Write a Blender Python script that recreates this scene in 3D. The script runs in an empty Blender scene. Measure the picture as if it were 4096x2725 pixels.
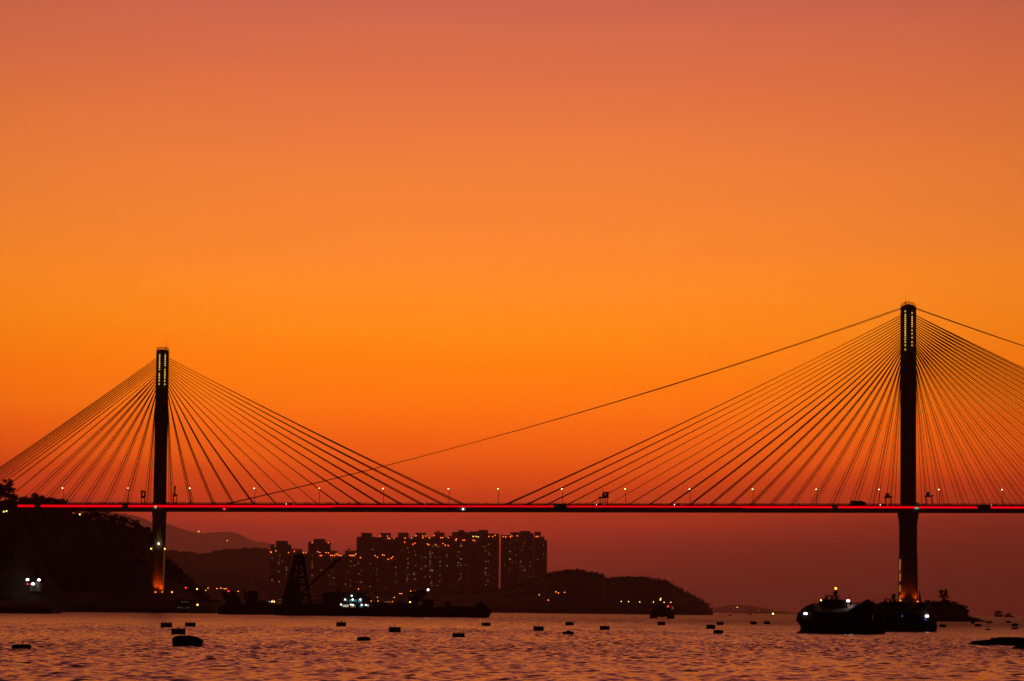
import bpy, math, random
import numpy as np
from mathutils import Vector, Matrix

random.seed(7)
RNG = np.random.default_rng(11)
SC = bpy.context.scene
COL = SC.collection

# ------------------------------------------------------------------ camera
F_PX, CU, CV = 13000.0, 2048.0, 1362.5        # focal length and centre, in pixels of the 4096 px wide photograph
HC = 4.0                                       # eye height above the water, metres
PITCH = math.atan((2441 - CV) / F_PX)
ROLL = 0.0112
_f = Vector((0, math.cos(PITCH), math.sin(PITCH)))
_r0 = Vector((1, 0, 0)); _u0 = Vector((0, -math.sin(PITCH), math.cos(PITCH)))
_u = _u0 * math.cos(ROLL) - _r0 * math.sin(ROLL)
_r = _r0 * math.cos(ROLL) + _u0 * math.sin(ROLL)
cam_d = bpy.data.cameras.new('camera')
cam_d.sensor_width = 36.0
cam_d.lens = F_PX / 4096 * 36.0
cam_d.clip_start = 0.5
cam_d.clip_end = 120000
cam = bpy.data.objects.new('camera', cam_d)
COL.objects.link(cam)
cam.matrix_world = Matrix(((_r.x, _u.x, -_f.x, 0), (_r.y, _u.y, -_f.y, 0), (_r.z, _u.z, -_f.z, HC), (0, 0, 0, 1)))
SC.camera = cam


def ray(u, v):
    return _f + _r * ((u - CU) / F_PX) - _u * ((v - CV) / F_PX)


def P(u, v, Y):
    d = ray(u, v)
    t = Y / d.y
    return Vector((d.x * t, Y, HC + d.z * t))


def W(u, v, z=0.0):
    """the point of the water seen at a place of the photograph"""
    d = ray(u, v)
    t = (z - HC) / d.z
    return Vector((d.x * t, d.y * t, z))


# ------------------------------------------------------------------ sky, exposure
def lin(c):
    return tuple((x / 12.92 if x <= 0.04045 else ((x + 0.055) / 1.055) ** 2.4) for x in [y / 255 for y in c])


SC.view_settings.view_transform = 'Standard'
SC.view_settings.look = 'None'
SC.view_settings.exposure = 0
SC.view_settings.gamma = 1
SC.render.film_transparent = False
SC.cycles.volume_bounces = 1
SC.cycles.max_bounces = 6
SC.cycles.use_denoising = True
SC.cycles.sample_clamp_indirect = 0.6

world = bpy.data.worlds.new('World')
SC.world = world
world.use_nodes = True
nt = world.node_tree
for n in list(nt.nodes):
    nt.nodes.remove(n)
N = nt.nodes.new
L = nt.links.new


def math_node(tree, op, a=None, b=None, c=None, clamp=False):
    n = tree.nodes.new('ShaderNodeMath'); n.operation = op; n.use_clamp = clamp
    for i, x in enumerate((a, b, c)):
        if x is None:
            continue
        if isinstance(x, (int, float)):
            n.inputs[i].default_value = x
        else:
            tree.links.new(x, n.inputs[i])
    return n.outputs[0]


def ramp(tree, fac, stops, interp='LINEAR'):
    n = tree.nodes.new('ShaderNodeValToRGB')
    n.color_ramp.interpolation = interp
    e = n.color_ramp.elements
    while len(e) < len(stops):
        e.new(0.5)
    for el, (p, c) in zip(e, stops):
        el.position = p
        el.color = (*c, 1) if len(c) == 3 else c
    tree.links.new(fac, n.inputs[0])
    return n.outputs[0]


SKY = [(2460, (88, 36, 28)), (2400, (100, 40, 30)), (2300, (114, 43, 32)), (2200, (132, 46, 34)), (2120, (153, 50, 35)),
       (2050, (172, 54, 31)), (1990, (192, 61, 28)), (1920, (209, 72, 18)), (1840, (226, 86, 8)), (1750, (240, 99, 3)),
       (1650, (249, 111, 5)), (1500, (254, 123, 14)), (1340, (255, 135, 26)), (1180, (255, 138, 38)), (950, (249, 134, 50)),
       (650, (240, 127, 60)), (350, (225, 114, 69)), (0, (204, 102, 78)), (-700, (180, 78, 80)), (-2000, (140, 64, 62))]
GAIN = {2460: (0.412, 0.36, 0.936), 2400: (0.412, 0.36, 0.936), 2300: (1.114, 0.598, 1.128), 2200: (1.76, 0.894, 1.359), 2120: (2.159, 1.259, 1.367), 2050: (3.001, 2.042, 0.333), 1990: (2.299, 1.836, 0.275), 1920: (2.157, 1.853, 0.0), 1840: (2.069, 2.061, 0.0), 1750: (1.884, 1.883, 0.0), 1650: (1.753, 1.817, 0.0), 1500: (1.591, 1.645, 0.001), 1340: (1.488, 1.537, 0.69), 1180: (1.43, 1.459, 1.032), 950: (1.317, 1.343, 1.254), 650: (1.258, 1.279, 1.212), 350: (1.206, 1.222, 1.19), 0: (1.158, 1.2, 1.184), -700: (1.158, 1.2, 1.184), -2000: (1.158, 1.2, 1.184)}
tc = N('ShaderNodeTexCoord'); sep = N('ShaderNodeSeparateXYZ'); L(tc.outputs['Generated'], sep.inputs[0])
sx, sy, sz = sep.outputs
ZTOP = 0.34
stops = []
for v, c in SKY:
    z = math.sin(math.atan((2441 - v) / F_PX))
    gain = GAIN.get(v, (1, 1, 1))                 # what the air between takes from the glow
    stops.append((max(0.0, min(1.0, (z + 0.002) / ZTOP)), tuple(a * b for a, b in zip(lin(c), gain))))
stops[0] = (0.0, stops[0][1])
# slow drift of thin haze bands, wide and flat
mp = N('ShaderNodeMapping'); L(tc.outputs['Generated'], mp.inputs[0]); mp.inputs['Scale'].default_value = (6, 6, 90)
nz = N('ShaderNodeTexNoise'); L(mp.outputs[0], nz.inputs['Vector']); nz.inputs['Scale'].default_value = 1.3; nz.inputs['Detail'].default_value = 3
wob = math_node(nt, 'MULTIPLY', math_node(nt, 'SUBTRACT', nz.outputs['Fac'], 0.5), 0.009)
az = math_node(nt, 'DIVIDE', sx, math_node(nt, 'MAXIMUM', sy, 0.05))
# the glow sits a little left of the middle and low bands climb away from it
az2 = math_node(nt, 'POWER', math_node(nt, 'ABSOLUTE', math_node(nt, 'ADD', az, 0.012)), 2.0)
az2c = math_node(nt, 'MINIMUM', az2, 0.16)
zz = math_node(nt, 'SUBTRACT', math_node(nt, 'ADD', sz, wob), math_node(nt, 'MULTIPLY', az2c, 0.20))
fac = math_node(nt, 'DIVIDE', math_node(nt, 'ADD', zz, 0.002), ZTOP, clamp=True)
low = ramp(nt, fac, stops)
up = ramp(nt, sz, [(0.0, lin((140, 64, 62))), (ZTOP, lin((140, 64, 62))), (0.6, lin((70, 42, 46))), (1.0, lin((56, 46, 66)))])
mixu = N('ShaderNodeMix'); mixu.data_type = 'RGBA'
L(math_node(nt, 'MULTIPLY', math_node(nt, 'SUBTRACT', sz, ZTOP - 0.04), 25.0, clamp=True), mixu.inputs['Factor'])
L(low, mixu.inputs['A']); L(up, mixu.inputs['B'])
dim = math_node(nt, 'SUBTRACT', 1.0, math_node(nt, 'MULTIPLY', az2c, 6.2))
back = N('ShaderNodeMapRange'); back.interpolation_type = 'SMOOTHSTEP'
L(sy, back.inputs['Value'])
for k, val in (('From Min', -0.25), ('From Max', 0.75), ('To Min', 0.02), ('To Max', 1.0)):
    back.inputs[k].default_value = val
# the low glow dies away to the right
rt = N('ShaderNodeMapRange'); rt.interpolation_type = 'SMOOTHSTEP'; L(az, rt.inputs['Value'])
for k, val in (('From Min', -0.06), ('From Max', 0.17), ('To Min', 0.0), ('To Max', 0.62)):
    rt.inputs[k].default_value = val
lw = N('ShaderNodeMapRange'); lw.interpolation_type = 'SMOOTHSTEP'; L(sz, lw.inputs['Value'])
for k, val in (('From Min', 0.018), ('From Max', 0.052), ('To Min', 1.0), ('To Max', 0.0)):
    lw.inputs[k].default_value = val
lowdim = math_node(nt, 'SUBTRACT', 1.08, math_node(nt, 'MULTIPLY', rt.outputs[0], lw.outputs[0]))
lowdim = math_node(nt, 'MINIMUM', lowdim, math_node(nt, 'ADD', 1.0, math_node(nt, 'MULTIPLY', lw.outputs[0], 0.08)))
tot = math_node(nt, 'MULTIPLY', math_node(nt, 'MULTIPLY', math_node(nt, 'MAXIMUM', dim, 0.25), lowdim), back.outputs[0])
bg = N('ShaderNodeBackground'); out = N('ShaderNodeOutputWorld')
L(mixu.outputs['Result'], bg.inputs['Color']); L(tot, bg.inputs['Strength']); L(bg.outputs[0], out.inputs[0])


# ------------------------------------------------------------------ materials
def principled(name, col, rough=0.7, var=0.25, scale=0.6, metal=0.0, bump=0.0):
    m = bpy.data.materials.new(name); m.use_nodes = True
    t = m.node_tree; b = t.nodes['Principled BSDF']
    b.inputs['Roughness'].default_value = rough; b.inputs['Metallic'].default_value = metal
    g = t.nodes.new('ShaderNodeTexCoord')
    n = t.nodes.new('ShaderNodeTexNoise'); n.inputs['Scale'].default_value = scale; n.inputs['Detail'].default_value = 6
    t.links.new(g.outputs['Object'], n.inputs['Vector'])
    c0 = tuple(max(0, x * (1 - var)) for x in col); c1 = tuple(min(1, x * (1 + var)) for x in col)
    t.links.new(ramp(t, n.outputs['Fac'], [(0.3, c0), (0.7, c1)]), b.inputs['Base Color'])
    if bump:
        bp = t.nodes.new('ShaderNodeBump'); bp.inputs['Strength'].default_value = bump
        t.links.new(n.outputs['Fac'], bp.inputs['Height']); t.links.new(bp.outputs[0], b.inputs['Normal'])
    return m


def glow(name, col, strength, sample=False):
    m = bpy.data.materials.new(name); m.use_nodes = True
    t = m.node_tree; b = t.nodes['Principled BSDF']
    b.inputs['Base Color'].default_value = (0.02, 0.02, 0.02, 1)
    b.inputs['Emission Color'].default_value = (*col, 1)
    b.inputs['Emission Strength'].default_value = strength
    m.cycles.emission_sampling = 'AUTO' if sample else 'NONE'
    return m


M = dict(
    concrete=principled('concrete', (0.24, 0.23, 0.22), 0.85, 0.15, 0.25),
    steel=principled('dark_steel', (0.06, 0.06, 0.065), 0.55, 0.3, 0.8),
    cable=principled('cable_sheath', (0.13, 0.07, 0.06), 0.6, 0.2, 0.5),
    deck=principled('deck_steel', (0.16, 0.16, 0.17), 0.6, 0.2, 0.2),
    fence=principled('parapet_steel', (0.12, 0.12, 0.12), 0.6, 0.2, 0.6),
    leaf=principled('foliage', (0.045, 0.065, 0.03), 0.9, 0.5, 0.35),
    bark=principled('bark', (0.06, 0.045, 0.035), 0.95, 0.3, 2.0),
    soil=principled('scrub_soil', (0.055, 0.06, 0.035), 1.0, 0.4, 0.05),
    rock=principled('rock', (0.10, 0.09, 0.08), 0.95, 0.4, 0.4),
    hull=principled('black_hull_paint', (0.025, 0.025, 0.028), 0.6, 0.3, 0.6),
    rust=principled('rusty_hull', (0.07, 0.04, 0.03), 0.8, 0.5, 0.5),
    white=principled('weathered_white_paint', (0.26, 0.22, 0.30), 0.6, 0.08, 0.6),
    grey=principled('grey_paint', (0.10, 0.10, 0.11), 0.6, 0.2, 0.6),
    glass=principled('dark_glass', (0.02, 0.02, 0.025), 0.15, 0.1, 1.0),
    sand=principled('sand', (0.28, 0.22, 0.15), 1.0, 0.25, 0.3),
    wood=principled('old_wood', (0.06, 0.045, 0.035), 0.9, 0.4, 1.5),
    render=principled('tower_block_render', (0.20, 0.18, 0.17), 0.9, 0.15, 0.05),
    rubber=principled('rubber', (0.02, 0.02, 0.02), 0.9, 0.2, 2.0),
    car=principled('car_paint', (0.05, 0.05, 0.06), 0.35, 0.1, 0.5),
    feather=principled('feathers', (0.10, 0.10, 0.10), 0.9, 0.4, 8.0),
    red_strip=glow('red_light_tube', (1.0, 0.0, 0.008), 0.9),
    lamp=glow('street_lamp_glow', (1.0, 0.60, 0.24), 11),
    tower_lamp=glow('tower_lamp_glow', (1.0, 0.55, 0.06), 2.0, True),
    orange=glow('sodium_glow', (1.0, 0.26, 0.03), 7),
    yellow=glow('yellow_glow', (1.0, 0.58, 0.12), 7),
    beacon=glow('red_beacon_glow', (1.0, 0.14, 0.02), 6.5),
    red=glow('red_lamp_glow', (1.0, 0.01, 0.02), 10),
    white_l=glow('white_lamp_glow', (1.0, 0.93, 0.82), 9),
    work_l=glow('work_lamp_glow', (1.0, 0.97, 0.92), 5),
    tower_flood=glow('tower_floodlight_glow', (1.0, 0.66, 0.3), 3.5),
    flood=glow('floodlight_glow', (0.95, 1.0, 0.98), 28),
    green=glow('green_lamp_glow', (0.35, 1.0, 0.6), 0.7),
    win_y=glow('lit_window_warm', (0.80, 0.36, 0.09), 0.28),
    win_w=glow('lit_window_pale', (0.85, 0.54, 0.22), 0.36),
    win_g=glow('lit_window_greenish', (0.55, 0.58, 0.24), 0.22),
    win_o=glow('lit_window_orange', (0.9, 0.35, 0.10), 0.35),
    win_b=glow('lit_window_blue', (0.2, 0.3, 1.0), 0.3),
    win_d=glow('dim_window_warm', (0.80, 0.34, 0.08), 0.13), win_e=glow('dim_window_pale', (0.80, 0.55, 0.25), 0.17),
    cabin_teal=glow('cabin_light_teal', (0.10, 0.42, 0.38), 0.45),
    cabin_warm=glow('cabin_light_warm', (0.75, 0.62, 0.40), 0.6),
)


for k_ in ('hull', 'rubber', 'wood', 'rust', 'grey', 'steel', 'leaf', 'soil'):
    M[k_].node_tree.nodes['Principled BSDF'].inputs['Specular IOR Level'].default_value = 0.12
    M[k_].node_tree.nodes['Principled BSDF'].inputs['Roughness'].default_value = 0.9


# ------------------------------------------------------------------ mesh helpers
class MB:
    def __init__(s):
        s.v = []; s.f = []

    def add(s, vs, fs):
        o = len(s.v)
        s.v += [tuple(x) for x in vs]
        s.f += [tuple(i + o for i in f) for f in fs]
        return s

    def box(s, x0, x1, y0, y1, z0, z1):
        return s.add([(x0, y0, z0), (x1, y0, z0), (x1, y1, z0), (x0, y1, z0), (x0, y0, z1), (x1, y0, z1), (x1, y1, z1), (x0, y1, z1)],
                     [(3, 2, 1, 0), (4, 5, 6, 7), (0, 1, 5, 4), (1, 2, 6, 5), (2, 3, 7, 6), (3, 0, 4, 7)])

    def tube(s, pts, r, n=6, r1=None, caps=True):
        pts = [Vector(p) for p in pts]
        vs = []; fs = []
        for i, p in enumerate(pts):
            d = (pts[min(i + 1, len(pts) - 1)] - pts[max(i - 1, 0)]).normalized()
            a = Vector((0, 0, 1)) if abs(d.z) < 0.9 else Vector((1, 0, 0))
            e1 = d.cross(a).normalized(); e2 = d.cross(e1)
            rr = r if r1 is None else r + (r1 - r) * i / (len(pts) - 1)
            for k in range(n):
                t = 2 * math.pi * k / n
                vs.append(p + e1 * (rr * math.cos(t)) + e2 * (rr * math.sin(t)))
        for i in range(len(pts) - 1):
            for k in range(n):
                k2 = (k + 1) % n
                fs.append((i * n + k, i * n + k2, (i + 1) * n + k2, (i + 1) * n + k))
        if caps:
            fs.append(tuple(range(n - 1, -1, -1))); fs.append(tuple((len(pts) - 1) * n + k for k in range(n)))
        return s.add(vs, fs)

    def prism(s, outline, y0, y1, taper=None):
        """an outline in x, z pulled along y; taper squeezes the two faces towards the outline's middle"""
        n = len(outline)
        cx = sum(p[0] for p in outline) / n; cz = sum(p[1] for p in outline) / n
        k = 1 if taper is None else taper
        o = [(cx + (x - cx) * k, cz + (z - cz) * k) for x, z in outline]
        if taper is None:
            vs = [(x, y0, z) for x, z in outline] + [(x, y1, z) for x, z in outline]
            fs = [tuple(range(n)), tuple(range(2 * n - 1, n - 1, -1))]
            fs += [(i, i + n, (i + 1) % n + n, (i + 1) % n) for i in range(n)]
        else:
            b = (y1 - y0) * 0.15
            vs = [(x, y0, z) for x, z in o] + [(x, y0 + b, z) for x, z in outline] + [(x, y1 - b, z) for x, z in outline] + [(x, y1, z) for x, z in o]
            fs = [tuple(range(n)), tuple(range(4 * n - 1, 3 * n - 1, -1))]
            for j in range(3):
                fs += [(j * n + i, (j + 1) * n + i, (j + 1) * n + (i + 1) % n, j * n + (i + 1) % n) for i in range(n)]
        return s.add(vs, fs)

    def loft(s, rings):
        n = len(rings[0]); vs = [p for r in rings for p in r]; fs = []
        for j in range(len(rings) - 1):
            for i in range(n):
                fs.append((j * n + i, j * n + (i + 1) % n, (j + 1) * n + (i + 1) % n, (j + 1) * n + i))
        fs.append(tuple(range(n - 1, -1, -1))); fs.append(tuple((len(rings) - 1) * n + i for i in range(n)))
        return s.add(vs, fs)

    def lathe(s, prof, n=20, c=(0, 0, 0)):
        return s.loft([[(c[0] + r * math.cos(2 * math.pi * k / n), c[1] + r * math.sin(2 * math.pi * k / n), c[2] + z) for k in range(n)] for r, z in prof])

    def ball(s, c, r, n=10, m=6, sz=1.0):
        return s.lathe([(max(r * math.sin(math.pi * j / m), r * 0.02), -r * sz * math.cos(math.pi * j / m)) for j in range(m + 1)], n, c)

    def build(s, name, mat, parent=None, smooth=False):
        me = bpy.data.meshes.new(name)
        me.from_pydata(s.v, [], s.f)
        me.validate()
        if smooth:
            me.polygons.foreach_set('use_smooth', [True] * len(me.polygons))
        me.materials.append(M[mat] if isinstance(mat, str) else mat)
        o = bpy.data.objects.new(name, me)
        COL.objects.link(o)
        if parent:
            o.parent = parent
        return o


def tag(o, label=None, cat=None, group=None, kind=None):
    if label: o['label'] = label
    if cat: o['category'] = cat
    if group: o['group'] = group
    if kind: o['kind'] = kind
    return o


def empty(name, loc=(0, 0, 0), rz=0, label=None, cat=None, group=None):
    o = bpy.data.objects.new(name, None); COL.objects.link(o)
    o.location = loc; o.rotation_euler = (0, 0, rz); o.empty_display_size = 0.5
    return tag(o, label, cat, group)


def copy_tree(o, parent=None):
    c = o.copy(); COL.objects.link(c)
    if parent: c.parent = parent
    for ch in [x for x in o.children]:
        copy_tree(ch, c)
    return c


def place(proto, used, loc, rz=0, scale=1.0, label=None, group=None):
    """the first call uses the thing itself, later calls copies of it and of its parts"""
    o = proto if not used else copy_tree(proto)
    used.append(o)
    o.location = loc; o.rotation_euler = (0, 0, rz)
    o.scale = scale if hasattr(scale, '__len__') else (scale,) * 3
    if label: o['label'] = label
    if group: o['group'] = group
    return o


def fnoise(x, seed, octs=5, base=1.0):
    """1-D value noise"""
    x = np.asarray(x, float); out_ = np.zeros_like(x); amp = 1.0; fr = base
    for k in range(octs):
        t = np.random.default_rng(seed * 31 + k).random(4096) * 2 - 1
        xx = x * fr + 500; i = np.floor(xx).astype(int); w = xx - i; w = w * w * (3 - 2 * w)
        out_ += amp * (t[i % 4096] * (1 - w) + t[(i + 1) % 4096] * w)
        amp *= 0.5; fr *= 2
    return out_


def grid_mesh(name, V, rows, cols, mat, smooth=True, parent=None):
    me = bpy.data.meshes.new(name)
    i = (np.arange(rows - 1)[:, None] * cols + np.arange(cols - 1)[None, :]).ravel()
    q = np.stack([i, i + 1, i + cols + 1, i + cols], 1).astype(np.int32)
    me.vertices.add(len(V)); me.vertices.foreach_set('co', V.astype(np.float32).ravel())
    me.loops.add(q.size); me.loops.foreach_set('vertex_index', q.ravel())
    me.polygons.add(len(q)); me.polygons.foreach_set('loop_start', np.arange(0, q.size, 4, dtype=np.int32))
    me.polygons.foreach_set('use_smooth', np.full(len(q), smooth))
    me.update(calc_edges=True)
    me.materials.append(M[mat] if isinstance(mat, str) else mat)
    o = bpy.data.objects.new(name, me); COL.objects.link(o)
    if parent: o.parent = parent
    return o


def ridge(name, outline, D, Df, Db, mat, rough=1.0, seed=1, du=4.0, rows=22, p=0.85, base=-1.0):
    """a hill whose crest has the given outline: foot at Df, crest at D, far foot at Db"""
    us = np.arange(outline[0][0], outline[-1][0] + du, du)
    vs = np.interp(us, [a for a, b in outline], [b for a, b in outline])
    pts = [P(u, v, D) for u, v in zip(us, vs)]
    X = np.array([q.x for q in pts]); Z = np.array([q.z for q in pts])
    Z = np.maximum(Z + fnoise(X / 14.0, seed, 5) * rough * np.clip(Z / 20, 0, 1), base)
    V = []
    ss = list(np.linspace(0, 1, rows)) + list(np.linspace(0.9, 0, rows // 2))
    for k, s in enumerate(ss):
        back = k >= rows
        Y = (Db + (D - Db) * s) if back else (Df + (D - Df) * s)
        wob = fnoise(X / 25.0 + k * 3.1, seed + 5, 4) * rough * 1.5 * (s * (1 - s)) * 4
        zz_ = base + (Z - base) * s ** p * (0.98 if s < 1 else 1) + np.minimum(wob, 0 if s > 0.85 else 9) * (s < 1)
        yy = Y + fnoise(X / 60.0, seed + 9, 3) * (D - Df) * 0.06 * (s < 0.5)
        V.append(np.stack([X if back else X * yy / D, yy, zz_], 1))
    o = grid_mesh(name, np.concatenate(V), len(ss), len(us), mat)
    return o, X, Z, us


def leaves(centers, radii, count, size, rng, flat=1.0):
    """leaf clumps spread through blobs: many small tilted quads, thick towards each blob's outside"""
    V = []; Fc = []
    c = np.array(centers, float); r = np.array(radii, float)
    w = (r ** 2); w /= w.sum()
    idx = rng.choice(len(c), count, p=w)
    d = rng.normal(size=(count, 3)); d /= np.linalg.norm(d, axis=1)[:, None]
    rad = r[idx] * rng.uniform(0.35, 1.0, count) ** 0.6
    pos = c[idx] + d * rad[:, None] * np.array([1, 1, flat])
    a = rng.normal(size=(count, 3)); a /= np.linalg.norm(a, axis=1)[:, None]
    b = np.cross(a, rng.normal(size=(count, 3))); b /= np.linalg.norm(b, axis=1)[:, None]
    s = size * rng.uniform(0.5, 1.2, count)[:, None]
    q = np.stack([pos - a * s * .5 - b * s * .35, pos + a * s * .5 - b * s * .2, pos + a * s * .6 + b * s * .3, pos - a * s * .4 + b * s * .4], 1)
    V = q.reshape(-1, 3)
    Fc = [(4 * i, 4 * i + 1, 4 * i + 2, 4 * i + 3) for i in range(count)]
    return V, Fc


# ------------------------------------------------------------------ water
def build_water():
    # rows go away from the eye, columns fan out over the view; fine where the waves can be told apart
    ys = [4.0]
    while ys[-1] < 120: ys.append(ys[-1] * 1.12)
    while ys[-1] < 560: ys.append(ys[-1] + 0.32 + max(0, ys[-1] - 260) * 0.0008)
    while ys[-1] < 1500: ys.append(ys[-1] + 0.54 + (ys[-1] - 560) * 0.0006)
    while ys[-1] < 60000: ys.append(ys[-1] * 1.05)
    ys = np.array(ys)
    fine = np.linspace(-0.172, 0.172, 640)
    cs = np.concatenate([[-1.6, -0.9, -0.5, -0.3, -0.22, -0.19], fine, [0.19, 0.22, 0.3, 0.5, 0.9, 1.6]])
    dy = np.gradient(ys)[:, None]
    Yg = np.repeat(ys[:, None], len(cs), 1); Xg = Yg * cs[None, :]
    dxg = np.gradient(cs)[None, :] * Yg
    Zg = np.zeros_like(Yg); DX = np.zeros_like(Yg); DY = np.zeros_like(Yg)
    rng = np.random.default_rng(3)
    comps = []
    for k in range(96):
        lam = 0.36 * (3.0 / 0.36) ** rng.random()
        th = rng.normal(0.5, 1.0)                         # travels mostly across and away
        comps.append((lam, th, rng.random() * 2 * math.pi))
    for lam, th, ph in comps:
        kx, ky = 2 * math.pi / lam * math.sin(th), 2 * math.pi / lam * math.cos(th)
        amp = SLOPE * lam / (2 * math.pi) * (1.0 if lam < 4 else (4 / lam) ** 0.8)
        nyq = np.clip((lam / (abs(math.cos(th)) * dy + abs(math.sin(th)) * dxg + 1e-6) - 2.2) / 2.0, 0, 1)
        a = kx * Xg + ky * Yg + ph
        s_, c_ = np.sin(a), np.cos(a)
        Zg += amp * nyq * s_
        DX += amp * nyq * 0.7 * math.sin(th) * c_; DY += amp * nyq * 0.7 * math.cos(th) * c_
    # gusts: patches of rougher and of smoother water
    gust = 0.9 + 0.28 * np.sin(Xg * 0.021 + 1.3 * np.sin(Yg * 0.008)) * np.sin(Yg * 0.017 + 0.9 * np.sin(Xg * 0.013 + 2))
    nearfade = np.clip((Yg - 60) / 60, 0, 1) * (0.78 + 0.22 * np.clip((Yg - 190) / 300, 0, 1))
    V = np.stack([Xg + DX * gust * nearfade, Yg + DY * gust * nearfade, Zg * gust * nearfade], -1).reshape(-1, 3)
    m = bpy.data.materials.new('sea_water'); m.use_nodes = True
    t = m.node_tree; b = t.nodes['Principled BSDF']
    b.inputs['Base Color'].default_value = (0.012, 0.010, 0.014, 1)
    b.inputs['Roughness'].default_value = 0.12
    b.inputs['IOR'].default_value = 1.333
    g = t.nodes.new('ShaderNodeNewGeometry')
    n1 = t.nodes.new('ShaderNodeTexNoise'); n1.inputs['Scale'].default_value = 1.7; n1.inputs['Detail'].default_value = 3
    t.links.new(g.outputs['Position'], n1.inputs['Vector'])
    # wind: ruffled near, smoother far out, with slicks and gust patches between
    px = t.nodes.new('ShaderNodeSeparateXYZ'); t.links.new(g.outputs['Position'], px.inputs[0])
    mp_ = t.nodes.new('ShaderNodeMapping'); mp_.inputs['Scale'].default_value = (0.022, 0.007, 0)
    t.links.new(g.outputs['Position'], mp_.inputs[0])
    n2 = t.nodes.new('ShaderNodeTexNoise'); n2.inputs['Scale'].default_value = 1.0; n2.inputs['Detail'].default_value = 4
    t.links.new(mp_.outputs[0], n2.inputs['Vector'])
    fr = t.nodes.new('ShaderNodeMapRange'); t.links.new(px.outputs[1], fr.inputs['Value'])
    for k_, v_ in (('From Min', 300), ('From Max', 1500), ('To Min', 0.26), ('To Max', 0.2)): fr.inputs[k_].default_value = v_
    lee = t.nodes.new('ShaderNodeMapRange'); t.links.new(math_node(t, 'DIVIDE', px.outputs[0], math_node(t, 'MAXIMUM', px.outputs[1], 300)), lee.inputs['Value'])
    for k_, v_ in (('From Min', -0.02), ('From Max', 0.12), ('To Min', 1.0), ('To Max', 0.4)): lee.inputs[k_].default_value = v_
    pat = math_node(t, 'ADD', math_node(t, 'MULTIPLY', n2.outputs['Fac'], 1.8), 0.1)
    st_ = math_node(t, 'MULTIPLY', math_node(t, 'MULTIPLY', fr.outputs[0], pat), lee.outputs[0])
    # the ripples too fine to model count as gloss: rough far out, in wide patches
    mp3 = t.nodes.new('ShaderNodeMapping'); mp3.inputs['Scale'].default_value = (0.38, 0.008, 0)
    t.links.new(g.outputs['Position'], mp3.inputs[0])
    n3 = t.nodes.new('ShaderNodeTexNoise'); n3.inputs['Scale'].default_value = 1.0; n3.inputs['Detail'].default_value = 5; n3.inputs['Roughness'].default_value = .6
    t.links.new(mp3.outputs[0], n3.inputs['Vector'])
    rf = t.nodes.new('ShaderNodeMapRange'); t.links.new(px.outputs[1], rf.inputs['Value'])
    for k_, v_ in (('From Min', 420), ('From Max', 1300), ('To Min', 0.0), ('To Max', 1.0)): rf.inputs[k_].default_value = v_
    rl = math_node(t, 'ADD', 0.50, math_node(t, 'MULTIPLY', lee.outputs[0], -0.19))
    rl = math_node(t, 'MULTIPLY', rl, math_node(t, 'ADD', 0.15, math_node(t, 'MULTIPLY', n3.outputs['Fac'], 1.7)))
    rn = math_node(t, 'ADD', 0.06, math_node(t, 'MULTIPLY', n2.outputs['Fac'], 0.12))
    rmx = math_node(t, 'ADD', rn, math_node(t, 'MULTIPLY', rf.outputs[0], math_node(t, 'SUBTRACT', rl, rn)))
    t.links.new(rmx, b.inputs['Roughness'])
    bp = t.nodes.new('ShaderNodeBump'); t.links.new(st_, bp.inputs['Strength']); bp.inputs['Distance'].default_value = 0.24
    t.links.new(n1.outputs['Fac'], bp.inputs['Height']); t.links.new(bp.outputs[0], b.inputs['Normal'])
    o = grid_mesh('sea', V, len(ys), len(cs), m)
    tag(o, 'wide rippled sea reflecting the orange sunset', 'water', kind='structure')


SLOPE = 0.047
build_water()

# ------------------------------------------------------------------ hills, land
def hill(name, label, outline, D, Df, Db, mat='soil', **k):
    o, X, Z, us = ridge(name, outline, D, Df, Db, mat, **k)
    tag(o, label, 'hill', kind='structure')
    return o, X, Z, us


hill('mountain', 'pale hazy mountain ridge far beyond the left tower',
     [(-300, 2150), (150, 2090), (265, 2060), (310, 2052), (365, 2043), (430, 2045), (470, 2053), (500, 2054), (560, 2068), (605, 2088), (665, 2096),
      (690, 2101), (735, 2119), (770, 2127), (810, 2133), (860, 2130), (890, 2129), (930, 2128), (965, 2140), (1010, 2164), (1050, 2168), (1090, 2180),
      (1200, 2205), (1400, 2260), (1700, 2330), (2000, 2400), (2300, 2436)],
     58000, 54000, 60000, rough=9, du=5)
hill('hill', 'dark rounded hill behind the left tower and the derrick barge',
     [(300, 2240), (560, 2200), (660, 2198), (720, 2204), (800, 2214), (850, 2208), (900, 2198), (980, 2192), (1060, 2196), (1100, 2203), (1200, 2230), (1350, 2300), (1500, 2400), (1540, 2430)],
     10500, 9600, 11800, rough=3.0, seed=3, du=4)
hill('hill', 'low darker spur in front of the rounded hill, left of the apartment towers',
     [(500, 2400), (650, 2345), (760, 2310), (830, 2291), (900, 2286), (950, 2291), (1010, 2310), (1090, 2335), (1200, 2350), (1300, 2362), (1450, 2395), (1500, 2425)],
     7400, 6900, 8000, rough=3.0, seed=4, du=4)
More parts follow.
